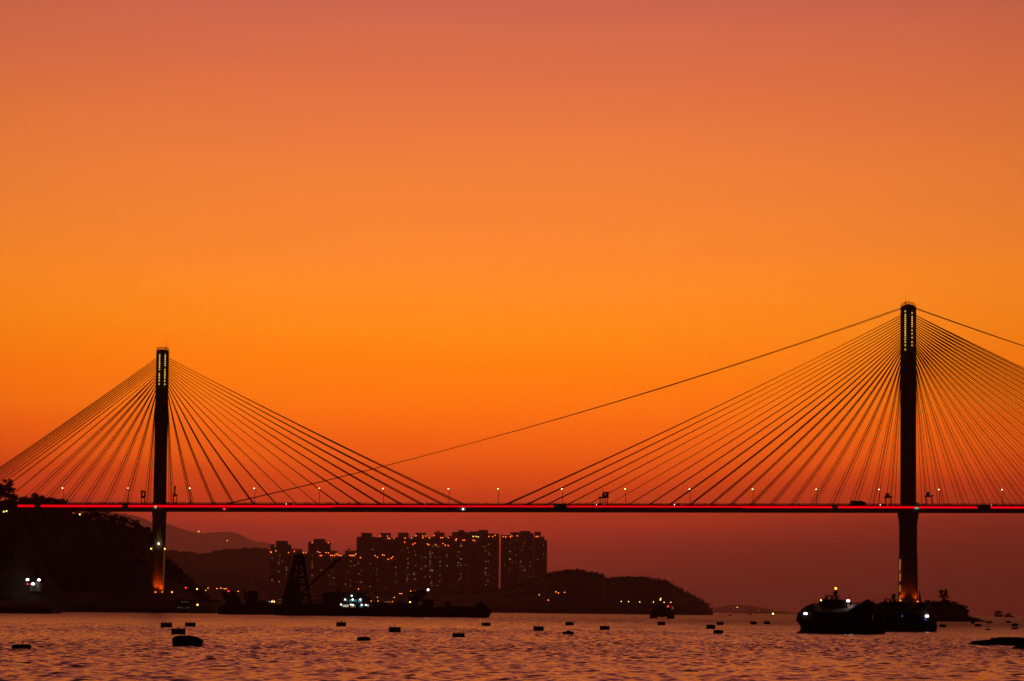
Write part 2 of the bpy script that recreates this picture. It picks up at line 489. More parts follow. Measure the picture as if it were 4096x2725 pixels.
o, hx, hz, hu = hill('headland', 'dark wooded headland sloping down right of the apartment towers',
     [(1000, 2415), (1100, 2395), (1300, 2385), (1450, 2372), (1700, 2372), (1900, 2368), (2050, 2350), (2120, 2330), (2191, 2297), (2208, 2288), (2242, 2285), (2299, 2281), (2330, 2283), (2349, 2289), (2375, 2291),
      (2406, 2303), (2425, 2318), (2444, 2314), (2483, 2308), (2513, 2307), (2559, 2309), (2617, 2316), (2662, 2324), (2685, 2339),
      (2724, 2358), (2750, 2374), (2789, 2393), (2816, 2416), (2842, 2433), (2852, 2449)],
     5000, 4640, 5500, rough=0.8, seed=6, du=2, p=0.6)
# canopy along the headland: one far wood
pick = RNG.choice(np.arange(len(hx)), 900)
ctr = np.stack([hx[pick] + RNG.normal(0, 2, 900), 5000 + RNG.uniform(-50, 6, 900), hz[pick] * 0.985 + RNG.uniform(-3, 0.4, 900)], 1)
ctr = ctr[hz[pick] > 9]
v_, f_ = leaves(ctr, np.full(len(ctr), 3.3), 9000, 1.9, RNG)
tag(MB().add(v_, f_).build('woodland', 'leaf'), 'dark tree canopy covering the far headland', 'woodland', kind='stuff')
hill('islet', 'faint low island on the horizon right of the headland',
     [(2840, 2452), (2870, 2432), (2900, 2424), (2940, 2420), (2985, 2421), (3010, 2424), (3050, 2432), (3090, 2440), (3130, 2446), (3170, 2450), (3200, 2454)],
     30000, 28000, 32500, rough=3, seed=8, du=3)
hill('islet', 'faint nearer islet low on the horizon beside the headland tip',
     [(2940, 2452), (2975, 2446), (3000, 2440), (3030, 2438), (3070, 2444), (3110, 2449), (3150, 2455)],
     21000, 20000, 22000, rough=1.6, seed=9, du=3)

hill('hillside', 'black wooded hillside rising behind the left end of the bridge',
     [(-400, 1990), (-200, 1985), (0, 2003), (40, 1998), (70, 2008), (100, 2008), (140, 2000), (185, 2006), (215, 2008), (250, 2012), (266, 2034), (290, 2054), (330, 2070),
      (360, 2075), (400, 2080), (440, 2084), (480, 2092), (520, 2104), (545, 2113), (560, 2128), (590, 2138), (612, 2163), (640, 2217),
      (665, 2262), (700, 2279), (735, 2315), (770, 2350), (800, 2376), (826, 2399), (845, 2425), (862, 2447)],
     2350, 2085, 2700, rough=0.7, seed=12, du=3, p=0.55)
hill('shore', 'low black shoreline under the left tower',
     [(-400, 2330), (-100, 2310), (0, 2318), (60, 2335), (110, 2352), (180, 2372), (300, 2374), (420, 2364), (460, 2360), (520, 2372), (600, 2370), (680, 2371), (740, 2385), (790, 2400), (850, 2416), (880, 2447)],
     2020, 1935, 2120, rough=0.5, seed=14, du=3, p=0.45)
hill('quay', 'straight edged dark quay at the far left waterline',
     [(-400, 2400), (0, 2402), (120, 2404), (205, 2410), (213, 2448), (216, 2455)], 1530, 1480, 1560, mat='rock', rough=0.2, seed=15, du=2, p=0.2)
hill('island', 'dark wooded island carrying the foot of the right tower',
     [(3470, 2470), (3480, 2440), (3520, 2425), (3570, 2414), (3620, 2410), (3680, 2410), (3740, 2409), (3790, 2409), (3812, 2414), (3839, 2424), (3855, 2432), (3866, 2448), (3876, 2466), (3884, 2468),
      (3911, 2473), (3935, 2483), (3946, 2487)],
     2060, 2025, 2110, mat='rock', rough=0.35, seed=16, du=1.5, p=0.35)

# ------------------------------------------------------------------ the air
hb = MB().box(-110000, 110000, -3000, 66000, -2.0, 1950)
hm = bpy.data.materials.new('haze_air'); hm.use_nodes = True
ht = hm.node_tree
for n in list(ht.nodes): ht.nodes.remove(n)
ho = ht.nodes.new('ShaderNodeOutputMaterial'); hv = ht.nodes.new('ShaderNodeVolumePrincipled')
hv.inputs['Color'].default_value = (0.99, 0.72, 0.97, 1)
hv.inputs['Density'].default_value = 2.0e-5
hv.inputs['Anisotropy'].default_value = 0.75
ht.links.new(hv.outputs[0], ho.inputs['Volume'])
tag(hb.build('haze', hm), 'thin dusk haze over the water', 'haze', kind='stuff')

# ------------------------------------------------------------------ the bridge
SK = 0.026                                     # the deck runs almost square to the view
DB = 2050.0
BN = Vector((-SK, 1, 0)).normalized(); BA = Vector((1, SK, 0)).normalized()


def PB(u, v, t=0.0):
    """the point seen at a place of the photograph on the upright plane along the bridge, t metres behind its middle line"""
    d = ray(u, v)
    k = (DB + t) / (d.y - SK * d.x)
    return Vector((d.x * k, d.y * k, HC + d.z * k))


_a = PB(300, 2019.7, -21.4); _b = PB(3950, 2025.9, -21.4)


def deck_z(x):
    return _a.z + (_b.z - _a.z) * (x - _a.x) / (_b.x - _a.x)


def on_deck(u, t, h=0.0):
    """a point of the roadway: along the bridge by photograph column, t across, h above"""
    p = PB(u, 2015, 0) + BN * t
    return Vector((p.x, p.y, deck_z(p.x) + h))


def at_deck(u, t, h=0.0):
    p = PB(u, 2015, t)
    return Vector((p.x, p.y, deck_z(p.x) + h))


BX0, BX1 = PB(-260, 2020).x, PB(5500, 2020).x
bridge = empty('cable_stayed_bridge', (0, DB, 0), 0,
               'long dark cable-stayed bridge with two single-leg towers and a red light line along its deck', 'bridge')


def bpart(mb, name, mat, parent=None, smooth=False):
    """a part of the bridge, built in world metres and hung on the bridge's own base point"""
    o = mb.build(name, mat, parent or bridge, smooth)
    if parent is None:
        o.data.transform(Matrix.Translation((0, -DB, 0)))
    else:
        o.data.transform(Matrix.Translation((0, -DB, 0)))
    return o


def along(x, t, z):
    """x along, t across, z up to world"""
    y = DB + t + SK * x
    return (x - SK * t * 0.0, y, z)


def deck_strip(prof, x0, x1, n=8):
    """a section (t, height over the deck edge) pulled along the bridge"""
    rings = []
    for i in range(n + 1):
        x = x0 + (x1 - x0) * i / n
        rings.append([along(x, t, deck_z(x) + h) for t, h in prof])
    return rings


decks = []
for t0, t1 in ((-21.4, -2.6), (2.6, 21.4)):
    mb = MB()
    mb.loft(deck_strip([(t0, 0), (t1, 0), (t1, -1.5), (t1 - 2.5, -3.1), (t0 + 1.2, -3.3), (t0, -3.1)], BX0, BX1))
    decks.append(bpart(mb, 'deck', 'deck'))
mb = MB()
x = BX0 + 5
while x < BX1:                                 # the beams that tie both roadways together
    mb.loft([[along(x + dx, t, deck_z(x) + h) for t, h in ((-2.59, -0.3), (2.59, -0.3), (2.59, -1.4), (-2.59, -1.4))] for dx in (-0.4, 0.4)])
    x += 13.3
bpart(mb, 'cross_beams', 'deck')['kind'] = 'stuff'
# parapets: posts, rails and mesh panels
for t, d in ((-21.1, decks[0]), (-2.9, decks[0]), (2.9, decks[1]), (21.1, decks[1])):
    mb = MB(); rr = random.Random(int(t * 10))
    for h, s_ in ((1.6, 0.10), (1.05, 0.05), (0.55, 0.05)):
        mb.loft(deck_strip([(t - s_, h + s_), (t + s_, h + s_), (t + s_, h - s_), (t - s_, h - s_)], BX0, BX1))
    mb.loft(deck_strip([(t - .1, 0.62), (t + .1, 0.62), (t + .1, 0.01), (t - .1, 0.01)], BX0, BX1))
    x = BX0
    while x < BX1:
        big = rr.random() < 0.22
        w_ = 0.34 if big else 0.14; h = 1.8 if big else 1.65
        p = along(x, t, deck_z(x))
        mb.box(p[0] - w_, p[0] + w_, p[1] - .08, p[1] + .08, p[2] + 0.02, p[2] + h)
        x += rr.choice((1.1, 1.5, 1.9)) * (1.0 if abs(t) > 10 else 1.6)
    bpart(mb, 'parapet', 'fence', d)
# the red line of light along the near edge, with its dark breaks
for u0, u1, hh in ((70, 138, 1.4), (163, 489, 1.4), (513, 1331, 1.4), (1332, 2215, 1.0), (2268, 2970, 1.0), (2971, 3328, 1.3), (3351, 3661, 1.3), (3674, 3908, 1.3), (3962, 4700, 1.3)):
    x0, x1 = PB(u0, 2020, -21.4).x, PB(u1, 2020, -21.4).x
    mb = MB()
    mb.loft(deck_strip([(-21.65, -0.05), (-21.42, -0.05), (-21.42, -hh), (-21.65, -hh)], x0, x1, 4))
    bpart(mb, 'light_strip', 'red_strip', decks[0])
# service cradles that hang over the edge where the red line breaks
for u0, u1 in ((138, 163), (489, 513), (2215, 2268), (3328, 3351), (3908, 3962)):
    x0, x1 = PB(u0, 2020, -21.4).x, PB(u1, 2020, -21.4).x
    mb = MB()
    mb.loft(deck_strip([(-22.3, 0.35), (-21.45, 0.35), (-21.45, -2.2), (-22.3, -2.0)], x0 + .1, x1 - .1, 1))
    mb.loft(deck_strip([(-22.2, 1.1), (-22.1, 1.1), (-22.1, 0.36), (-22.2, 0.36)], x0 + .3, x1 - .3, 1))
    bpart(mb, 'maintenance_cradle', 'steel', decks[0])
for u, v, m in ((897, 2036.5, 'red'), (1852, 2037, 'white_l')):
    p = PB(u, v, -22.0)
    bpart(MB().ball(p, 0.42).tube([p + Vector((0, .3, 0)), p + Vector((0, .9, 0))], .12), 'navigation_lamp', m, decks[0])


# towers ----------------------------------------------------------------
def grooved(w, d):
    q = [(-w, -.72 * d), (-.60 * w, -.72 * d), (-.60 * w, -.30 * d), (-.30 * w, -.30 * d), (-.30 * w, -d), (.30 * w, -d), (.30 * w, -.30 * d), (.60 * w, -.30 * d),
         (.60 * w, -.72 * d), (w, -.72 * d)]
    return q + [(-x, -y) for x, y in q]


def chamfered(w, d):
    a = .72
    q = [(-w, -a * d), (-a * w, -d), (-.28 * w, -d), (-.24 * w, -.86 * d), (.24 * w, -.86 * d), (.28 * w, -d), (a * w, -d), (w, -a * d)]
    return q + [(-x, -y) for x, y in q]


def ring(c, z, pts):
    return [tuple(Vector((c.x, c.y, z)) + BA * x + BN * y) for x, y in pts]


PXM = DB / F_PX                                # metres per photograph pixel at the bridge


def tower(uc_top, v_top, w_top, w_deck, v_deck_under, prof_low, lamps, peak, ant, base_v):
    """one single-leg tower; widths are half widths in photograph pixels"""
    c = PB(uc_top, v_top); c = Vector((c.x, c.y, 0))
    D = lambda v: PB(uc_top, v).z
    mb = MB()
    zt = D(v_top); zd = deck_z(c.x)
    dd = 2.35
    rings_ = []
    for i in range(13):
        k = i / 12
        rings_.append(ring(c, zd - 3.6 + (zt - zd + 3.6) * k, grooved((w_deck + (w_top - w_deck) * k) * PXM, dd)))
    mb.loft(rings_)
    # the cap
    pk = [(-.97, 0.0), (-.90, peak * .35), (-.5, peak * .8), (-.05, peak), (.5, peak * .75), (.9, peak * .3), (.97, 0.0)]
    wt = w_top * PXM
    mb.loft([ring(c, 0, [(0, 0)] * 7)] * 0 or [[tuple(Vector((c.x, c.y, zt + h + 0.002)) + BA * (x * wt) + BN * y) for x, h in pk] for y in (-dd * .7, dd * .7)])
    mb.loft([ring(c, z, chamfered(w * PXM, 3.2)) for z, w in [(D(v), w) for v, w in prof_low]])
    tw = bpart(mb, 'tower', 'concrete')
    # handrail round the top
    mb = MB()
    for y in (-dd * .7, dd * .7):
        prev = None
        for j in range(11):
            x = -1 + 2 * j / 10
            h = np.interp(x, [a for a, b in pk], [b for a, b in pk])
            q = Vector((c.x, c.y, zt + h)) + BA * (x * wt) + BN * y
            mb.tube([q, q + Vector((0, 0, 1.7))], .07, 4)
            if prev is not None:
                mb.tube([prev + Vector((0, 0, 1.65)), q + Vector((0, 0, 1.65))], .07, 4)
                mb.tube([prev + Vector((0, 0, .9)), q + Vector((0, 0, .9))], .05, 4)
            prev = q
    for x in (-1, 1):
        q = Vector((c.x, c.y, zt + 1.65)) + BA * (x * wt)
        mb.tube([q - BN * (dd * .7), q + BN * (dd * .7)], .07, 4)
    bpart(mb, 'handrail', 'steel', tw)
    au, a0, a1, am = ant
    q0 = PB(au, a0, -1.2); q1 = PB(au, a1, -1.2); q1.x = q0.x; qm = PB(au, am, -1.2); qm.x = q0.x
    mb = MB().tube([q0, qm], .28, 6, .16).tube([qm, q1], .10, 5, .05)
    an = bpart(mb, 'lightning_mast', 'steel', tw)
    for side, vs in lamps:
        for v in vs:
            z = D(v); q = Vector((c.x, c.y, z)) + BA * (side * .45 * (w_top + .3) * PXM) + BN * (-.30 * dd - .55)
            mb = MB().ball(q, 0.36, 8, 5, 0.7).tube([q + BN * .3, q + BN * .6], .12, 5)
            bpart(mb, 'tower_lamp', 'tower_lamp', tw)
    return c, tw, D


LL = [(1330 + y / 5.227) for y in (478, 520, 563, 605, 650, 690, 735, 778, 873, 912, 960, 1015, 1083)]
LR = [(1330 + y / 5.227) for y in (482, 522, 565, 608, 652, 693, 782, 828, 873, 915, 960, 1017, 1087)]
RL = [(1150 + y / 5.227) for y in (504, 577, 616, 656, 696, 738, 778, 818, 857, 898, 935, 970, 1008, 1050, 1095, 1147, 1213, 1303)]
RR = [(1150 + y / 5.227) for y in (540, 615, 655, 695, 738, 778, 818, 900, 970, 1050, 1145, 1213)]
cl, tower_l, Dl = tower(651, 1404, 24.4, 25.2, 2045, [(2375, 25), (2365, 24.5), (2160, 25.6), (2075, 26.2), (2055, 28.2), (2041, 28.6)],
                        ((-1, LL), (1, LR)), 0.8, (664, 1402, 1341, 1382), 2368)
cr, tower_r, Dr = tower(3633.5, 1231, 30.3, 30.6, 2045, [(2412, 36.8), (2223, 35.4), (2220, 34.0), (2100, 34.4), (2085, 36), (2065, 39.5), (2046, 41.6), (2040, 41.6)],
                        ((-1, RL), (1, RR)), 2.2, (3621.5, 1217, 1174, 1208), 2405)

# the lit foot of each tower: lamps on the ground that wash up the concrete
for (c, tw, D, spots, col, e) in (
        (cl, tower_l, Dl, ((-1.0, -6.5, 2367), (3.0, -5.0, 2367)), (1.0, 0.075, 0.001), 2600),
        (cr, tower_r, Dr, ((-5.6, -5.0, 2401), (5.4, -4.6, 2404)), (1.0, 0.075, 0.001), 1500)):
    for x, y, v in spots:
        q = Vector((c.x, c.y, D(v))) + BA * x + BN * y
        fl = bpart(MB().box(q.x - .4, q.x + .4, q.y - .3, q.y + .3, q.z - .6, q.z - .25).ball(q, .13, 8, 5), 'floodlight', 'beacon', tw)
        ld = bpy.data.lights.new('floodlight_beam', 'SPOT'); ld.energy = e; ld.color = col; ld.spot_size = math.radians(70); ld.spot_blend = 1.0
        ld.shadow_soft_size = .4
        lo = bpy.data.objects.new('floodlight_beam', ld); COL.objects.link(lo)
        lo.parent = tw
        lo.location = q + Vector((0, 0, .5)) - Vector((0, DB, 0))
        lo.rotation_euler = (Vector((c.x, c.y, q.z + 9)) - q).to_track_quat('-Z', 'Y').to_euler()
q = PB(634.5, 2175, -4.4)
fl = bpart(MB().ball(q, .62, 10, 6).box(q.x - .5, q.x + .5, q.y + .55, q.y + 1.2, q.z - .5, q.z + .2), 'floodlight', 'tower_flood', tower_l)
ld = bpy.data.lights.new('floodlight_beam', 'SPOT'); ld.energy = 220; ld.color = (1, .5, .12); ld.spot_size = math.radians(50); ld.spot_blend = 1; ld.shadow_soft_size = .3
lo = bpy.data.objects.new('floodlight_beam', ld); COL.objects.link(lo); lo.parent = tower_l
lo.location = q + Vector((0, 0.2, .8)) - Vector((0, DB, 0)); lo.rotation_euler = (math.radians(168), 0, 0)
for u, v in ((604, 2194), (659, 2194.5)):
    p = PB(u, v, -2.5); bpart(MB().ball(p, .28).box(p.x - .25, p.x + .25, p.y - .1, p.y + .6, p.z - .5, p.z - .2), 'wall_lamp', 'yellow', tower_l)
for v0, v1 in ((2238, 2282), (2292, 2325), (2340, 2368), (2382, 2400)):      # vertical light tubes up the left edge of the right tower
    a, b = PB(3600.5, v0, -3.4), PB(3599, v1, -3.4)
    bpart(MB().tube([a, b], .22, 6), 'light_tube', glow('amber_tube_glow', (1.0, .33, .02), 0.7), tower_r)
bpart(MB().tube([PB(657.5, 2200, -3.2), PB(653.5, 2366, -3.2)], .13, 6), 'light_tube', glow('thin_amber_tube', (1.0, .26, .015), 0.28), tower_l)
p = PB(3667, 2033, -22.4)
bpart(MB().box(p.x - 1.0, p.x + 1.0, p.y - .3, p.y + .3, p.z - .3, p.z + .3), 'floodlight', 'green', tower_r)
a = PB(3667.5, 2010, -21.9)
bpart(MB().box(a.x - 1.0, a.x + 1.0, a.y, a.y + .25, p.z + .31, a.z), 'floodlit_patch', principled('floodlit_patch_pale', (.45, .5, .47), .6), tower_r)  # floodlit patch beside the tower, its light put into a pale greenish colour
p = PB(622, 2027.5, -22.2)
bpart(MB().box(p.x - .5, p.x + .5, p.y - .3, p.y + .3, p.z - .8, p.z + .5), 'floodlight', 'green', tower_l)

# stay cables -------------------------------------------------------------
CAB = []                                       # (visible length, points, radius)


def stay(c, w_px, v_t, u_d, t_d, t_t, sag, r):
    side = 1 if PB(u_d, 2015).x > c.x else -1
    top = Vector((c.x, c.y, 0)) + BA * (side * (w_px * PXM - .25)) + BN * t_t
    top.z = PB(PBU(top), v_t, t_t).z
    bot = on_deck(u_d, t_d, 0.3)
    n = 14
    pts = []
    for i in range(n + 1):
        k = i / n
        p = top.lerp(bot, k); p.z -= sag * (top - bot).length * 4 * k * (1 - k)
        pts.append(p)
    vis = sum((pts[i + 1] - pts[i]).length for i in range(n) if -40 < PBU(pts[i]) < 4140)
    CAB.append([vis * (1.0 - 0.002 * t_d), pts, r])


def PBU(p):
    d = p - Vector((0, 0, HC))
    return CU + F_PX * d.dot(_r) / d.dot(_f)


TT = ((-20.4, -1.5), (-3.6, -.6), (3.6, .6), (20.4, 1.5))
vL = [1433, 1441.5, 1450, 1459.5, 1469, 1478, 1487, 1496.5, 1507, 1517.5, 1529, 1542, 1558, 1577, 1600]
uLr = [1867, 1786, 1702, 1617, 1534, 1452, 1366, 1279, 1195, 1111, 1020, 938, 857, 769, 687]
uLl = [-222, -210, -196, -180, -161, -139, -114, -76, -4, 84, 168, 252, 336, 420, 503, 588]
vLl = [1433, 1440, 1447, 1454, 1461, 1468, 1476, 1485, 1494, 1503, 1514, 1526, 1540, 1556, 1574, 1600]
for v, u in zip(vL, uLr):
    for td, tt in TT: stay(cl, 25, v, u, td, tt, 0.006, 0.165)
for v, u in zip(vLl, uLl):
    for td, tt in (TT if u > 0 else TT[1:3]): stay(cl, 25, v, u, td, tt, 0.005, 0.165)
uR = [2010 + 82.3 * i for i in range(19)] + [3560]
vR = list(np.linspace(1262, 1408, 16)) + [1424, 1442, 1464, 1495]
for v, u in zip(vR, uR):
    for td, tt in TT:
        stay(cr, 30.5, v, u, td, tt, 0.007, 0.165)
        stay(cr, 30.5, v, 2 * 3634 - u, td, tt, 0.006, 0.165)
STAB = []
for td, tt in ((-4.0, -1.3), (4.0, 1.3)):
    for j, (u_e, sg) in enumerate(((874, .016), (2 * 3634 - 874, .016))):
        stay(cr, 30.5, 1232 + (4 if td < 0 else 0), u_e, td, tt, sg, 0.19)
        STAB.append(CAB.pop())
CAB.sort(key=lambda q: -q[0])
for k, (vis, pts, r) in enumerate(CAB[:100]):
    bpart(MB().tube(pts, r, 5), 'stay_cable', 'cable')
mb = MB()
for vis, pts, r in CAB[100:]:
    mb.tube(pts, r, 5)
bpart(mb, 'far_stay_cables', 'cable')['kind'] = 'stuff'
for vis, pts, r in STAB:
    bpart(MB().tube(pts, r, 5), 'stabilising_cable', 'cable')

# street lamps on the deck --------------------------------------------------
ORD = 'first second third fourth fifth sixth seventh eighth ninth tenth eleventh twelfth thirteenth fourteenth fifteenth sixteenth seventeenth eighteenth nineteenth twentieth'.split()
lampu = [249, 510, 758, 1016, 1275, 1531, 1793, 1991, 2246.5, 2500, 2757.5, 3010, 3264.5, 3516, 3755, 4008]
H = 10.9
root = empty('street_lamp', (0, 0, 0), 0, '', 'street lamp')
MB().tube([(0.45, 0, 0), (0.45, 0, H - .5)], .20, 6, .14).box(.2, .7, -.25, .25, -.0, .35).build('pole', 'steel', root)
MB().tube([(.45, 0, H - .52), (.3, -.1, H - .15), (0, -.3, H), (-.3, -.45, H + .02)], .07, 5).build('arm', 'steel', root)
MB().ball((-.05, -.35, H - .12), .36, 10, 6, .6).build('lamp_head', 'lamp', root)
root2 = empty('x')
bpy.data.objects.remove(root2)
used = []
NEARBY = ['leftmost of all, above the treetops', 'just left of the left tower', 'just right of the left tower', None, None, None, 'under the longest stay of the left tower', 'at the middle of the span',
          None, 'right of the sign gantry at midspan', None, None, None, 'just left of the right tower', 'just right of the right tower', 'rightmost of all, at the edge of the view']
for i, u in enumerate(lampu):
    lab = f'lit bridge lamp on a thin pole, {NEARBY[i]}' if NEARBY[i] else f'lit bridge lamp on a thin pole, {ORD[i]} from the left end of the deck'
    place(root, used, at_deck(u, -12.0, .01), math.atan(SK), 1, lab, 'street lamps along the bridge deck')

# sign gantries and masts -------------------------------------------------


def gantry(u, w, v0, v1, parts, label):
    """a sign platform on splayed legs: w half width, v0 underside and v1 top in photograph rows"""
    g = empty('sign_gantry', at_deck(u, -11.0, 0.0), math.atan(SK), label, 'sign gantry', 'sign gantries on the bridge deck')
    z0 = PB(u, v0, -11).z - g.location.z; zt_ = PB(u, v1, -11).z - g.location.z
    wm = w * PXM
    for x in ((-.72 * wm, -.25 * wm, .25 * wm, .72 * wm) if w > 18 else (-.72 * wm, .72 * wm)):
        for dx in (-.28, .28):
            MB().tube([(x + dx * 1.5 * wm * .4, -.5, 0.01), (x, 0, z0)], .16, 5).build('leg', 'steel', g)
    mb = MB().prism([(-wm, z0 - .4), (wm, z0 + .2), (wm, z0 + 1.2), (-wm, z0 + .8)], -.9, .9)
    mb.tube([(-wm, -.85, z0 + 1.5), (wm, -.85, z0 + 1.9)], .05, 4)
    mb.build('platform', 'steel', g)
    for kind, x0, x1, h0, h1 in parts:
        a0 = PB(u + x0, h0, -11); a1 = PB(u + x1, h1, -11)
        X0 = x0 * PXM; X1 = x1 * PXM; Z0 = a0.z - g.location.z; Z1 = a1.z - g.location.z
        if kind == 'sign_panel':
            MB().prism([(X0, Z0), (X1, Z0 + .15), (X1, Z1), (X0, Z1 - .2)], -.35, .0).build('sign_panel', 'steel', g)
        elif kind == 'lit_sign':
            MB().box(X0, X1, -1.0, -.75, Z0, Z1).build('lit_sign', 'win_y', g)
        elif kind == 'mast':
            MB().tube([(X0, 0, Z0), (X0, 0, Z1)], .12, 5).build('mast', 'steel', g)
        elif kind == 'frame':
            mb = MB()
            for a, b in (((X0, Z0), (X0, Z1)), ((X1, Z0), (X1, Z1)), ((X0, Z1), (X1, Z1 - .6)), ((X0, Z0), (X1, Z0 - .4))):
                mb.tube([(a[0], 0, a[1]), (b[0], 0, b[1])], .6, 6)
            mb.build('sign_frame', 'steel', g)
    return g


gantry(573, 9.5, 1990, 1961, [('frame', -7, 6, 1989, 1965), ('sign_panel', -9, -3, 1985, 1960)], 'dark sign frame with a square hole on legs, left of the left tower')
gantry(700, 9.5, 1986, 1942, [('sign_panel', -4.5, 2.5, 1986, 1943), ('lit_sign', 1.5, 4, 1975, 1955)], 'tall narrow sign panel on legs, right of the left tower')
gantry(2415, 20, 1993, 1968, [('sign_panel', 11, 19, 1986, 1966), ('sign_panel', -7, 1, 1985, 1971), ('mast', -5.5, -5.5, 1975, 1953), ('frame', 0, 12, 1984, 1970)], 'wide many-legged sign gantry with a short mast, near midspan')
gantry(3553, 16, 1992, 1973, [('sign_panel', -11, 4, 1988, 1973)], 'two-legged sign gantry with a square box, left of the right tower')
gantry(3716, 17, 1988, 1967, [('sign_panel', -11, 2, 1985, 1968), ('lit_sign', 1, 9, 1982, 1977)], 'two-legged sign gantry with a small lit sign, right of the right tower')

# traffic -----------------------------------------------------------------


def vehicle(name, prof, glassq, wheels, w, label, cat, lights=None):
    g = empty(name, (0, 0, 0), 0, label, cat, 'vehicles on the bridge deck')
    MB().prism(prof, -w / 2, w / 2, .94).build('body', 'car', g)
    if glassq: MB().prism(glassq, -w / 2 - .015, w / 2 + .015).build('window', 'glass', g)
    for x, r in wheels:
        for y in (-w / 2 + .1, w / 2 - .1):
            MB().tube([(x, y - .12, r), (x, y + .12, r)], r, 12).build('wheel', 'rubber', g)
    for m, x in (lights or ()):
        for y in (-w * .36, w * .36):
            MB().ball((x, y, .75), .17, 6, 4).build('headlight' if m == 'white_l' else 'tail_light', m, g)
    return g


CARP = [(-2.2, .35), (-2.25, .8), (-1.5, .95), (-.9, 1.42), (.9, 1.46), (1.6, .95), (2.2, .85), (2.2, .35)]
car = vehicle('car', CARP, [(-1.25, .98), (-.82, 1.36), (.84, 1.40), (1.35, .98)], ((-1.35, .33), (1.35, .33)), 1.75, '', 'car', (('white_l', -2.24), ('red', 2.2)))
used = []
for u, t, lab in ((2712, -18.0, 'dark car with its headlights on, right of midspan on the bridge'), (1160, -18, 'dark car crossing the bridge above the derrick crane'),
                  (1712, -18, 'dark car on the bridge near the bottom of the longest left stays'), (2400, -18, 'dark car on the bridge under the many-legged gantry'),
                  (3535, -18, 'dark car on the bridge just left of the right tower'), (3978, -18, 'dark car on the bridge at the far right, below the last lamp')):
    place(car, used, at_deck(u, t, .01), math.atan(SK), 1, lab)
lorry = vehicle('lorry', [(-5.0, .9), (-5.0, 3.5), (2.6, 3.5), (2.7, 2.9), (4.3, 2.8), (4.9, 1.9), (5.0, .6), (-4.9, .6)],
                [(3.0, 1.9), (3.0, 2.6), (4.2, 2.55), (4.6, 1.9)], ((-3.6, .5), (-2.4, .5), (3.6, .5)), 2.4, 'big dark box lorry on the bridge, left of the right tower', 'lorry')
lorry.location = at_deck(3434, -17, .01); lorry.rotation_euler = (0, 0, math.atan(SK))

# ------------------------------------------------------------------ trees
def make_tree(kind, seed):
    """a tree ten metres high: tapered trunk, limbs, and a crown of leaf clumps"""
    rr = random.Random(seed); rng = np.random.default_rng(seed)
    mb = MB(); cen = []; rad = []
    lean = rr.uniform(-.5, .5)
    if kind == 'conifer':
        mb.tube([(0, 0, -1.0), (0, 0, 9.7)], .22, 6, .03)
        for k in range(26):
            z = 0.9 + 8.9 * k / 25; r = 1.55 * (1 - (z - .9) / 9.3) ** .8
            for j in range(3):
                a = rr.random() * 6.28
                cen.append((r * .6 * math.cos(a), r * .6 * math.sin(a), z)); rad.append(max(.18, r * .5))
        v, f = leaves(cen, rad, 1500, .46, rng)
    else:
        top = 5.2 if kind == 'broad' else 6.2
        mb.tube([(0, 0, -1.5), (lean * .3, 0, 2.2), (lean, 0, top)], .34, 7, .12)
        nl = 9 if kind == 'broad' else 24
        for k in range(nl):
            a = k * 2.4 + rr.random(); z0 = rr.uniform(2.2, top - .6); ln = rr.uniform(1.8, 3.4)
            p0 = Vector((lean * z0 / top, 0, z0)); p1 = p0 + Vector((math.cos(a) * ln, math.sin(a) * ln * .8, rr.uniform(.8, 3.2)))
            mb.tube([p0, p0.lerp(p1, .5) + Vector((0, 0, .25)), p1], .13, 5, .04)
            cen.append(p1[:]); rad.append(rr.uniform(.9, 1.5) * (1 if kind == 'broad' else .62))
        if kind == 'broad':
            for k in range(15):
                a = rr.random() * 6.28; r = rr.uniform(.2, 2.2)
                cen.append((lean + r * math.cos(a), r * math.sin(a), rr.uniform(2.4, 8.9 - r * .5))); rad.append(rr.uniform(1.1, 1.7))
            v, f = leaves(cen, rad, 1600, .62, rng, .9)
        else:
            for k in range(5):
                a = rr.random() * 6.28
                p1 = Vector((lean + 1.6 * math.cos(a), 1.6 * math.sin(a), rr.uniform(7.6, 9.4)))
                mb.tube([(lean, 0, top - .4), p1], .08, 5, .03); cen.append(p1[:]); rad.append(rr.uniform(.5, .9))
            v, f = leaves(cen, rad, 1100, .55, rng, .85)
    g = empty('conifer_tree' if kind == 'conifer' else 'leafy_tree', (0, 0, 0), 0, '', 'tree')
    mb.build('trunk', 'bark', g)
    MB().add(v, f).build('crown', 'leaf', g)
    return g


BROAD = [make_tree('broad', k) for k in (1, 2, 3, 4)]
OPEN = [make_tree('open', k) for k in (11, 12)]
CONE = [make_tree('conifer', 21)]
for g in BROAD + OPEN + CONE: g['_used'] = 0
USED = {g.name: [] for g in BROAD + OPEN + CONE}


def plant(proto, base, height, width, label, group):
    del_ = USED[proto.name]
    o = place(proto, del_, base, random.uniform(0, 6.28), (width / 8.6, width / 8.6, height / 10.0), label, group)
    return o


hs, hsX, hsZ, hsU = None, None, None, None
for g in BROAD + OPEN + CONE: del g['_used']
# the knoll that hides the near end of the bridge, and its trees
hill('knoll', 'black knoll in front of the bridge end at the left edge',
     [(-420, 1990), (-60, 2000), (0, 2004), (40, 2006), (64, 2012), (73, 2036), (92, 2090), (140, 2200), (200, 2310), (260, 2380), (300, 2420)], 1975, 1935, 2015, rough=0.4, seed=18, du=2, p=0.5)


def ridge_tree(u, vtop, w, D, vground, proto, label, group):
    b = P(u, vground, D); t = P(u, vtop, D)
    plant(proto, b, t.z - b.z, w * D / F_PX, label, group)


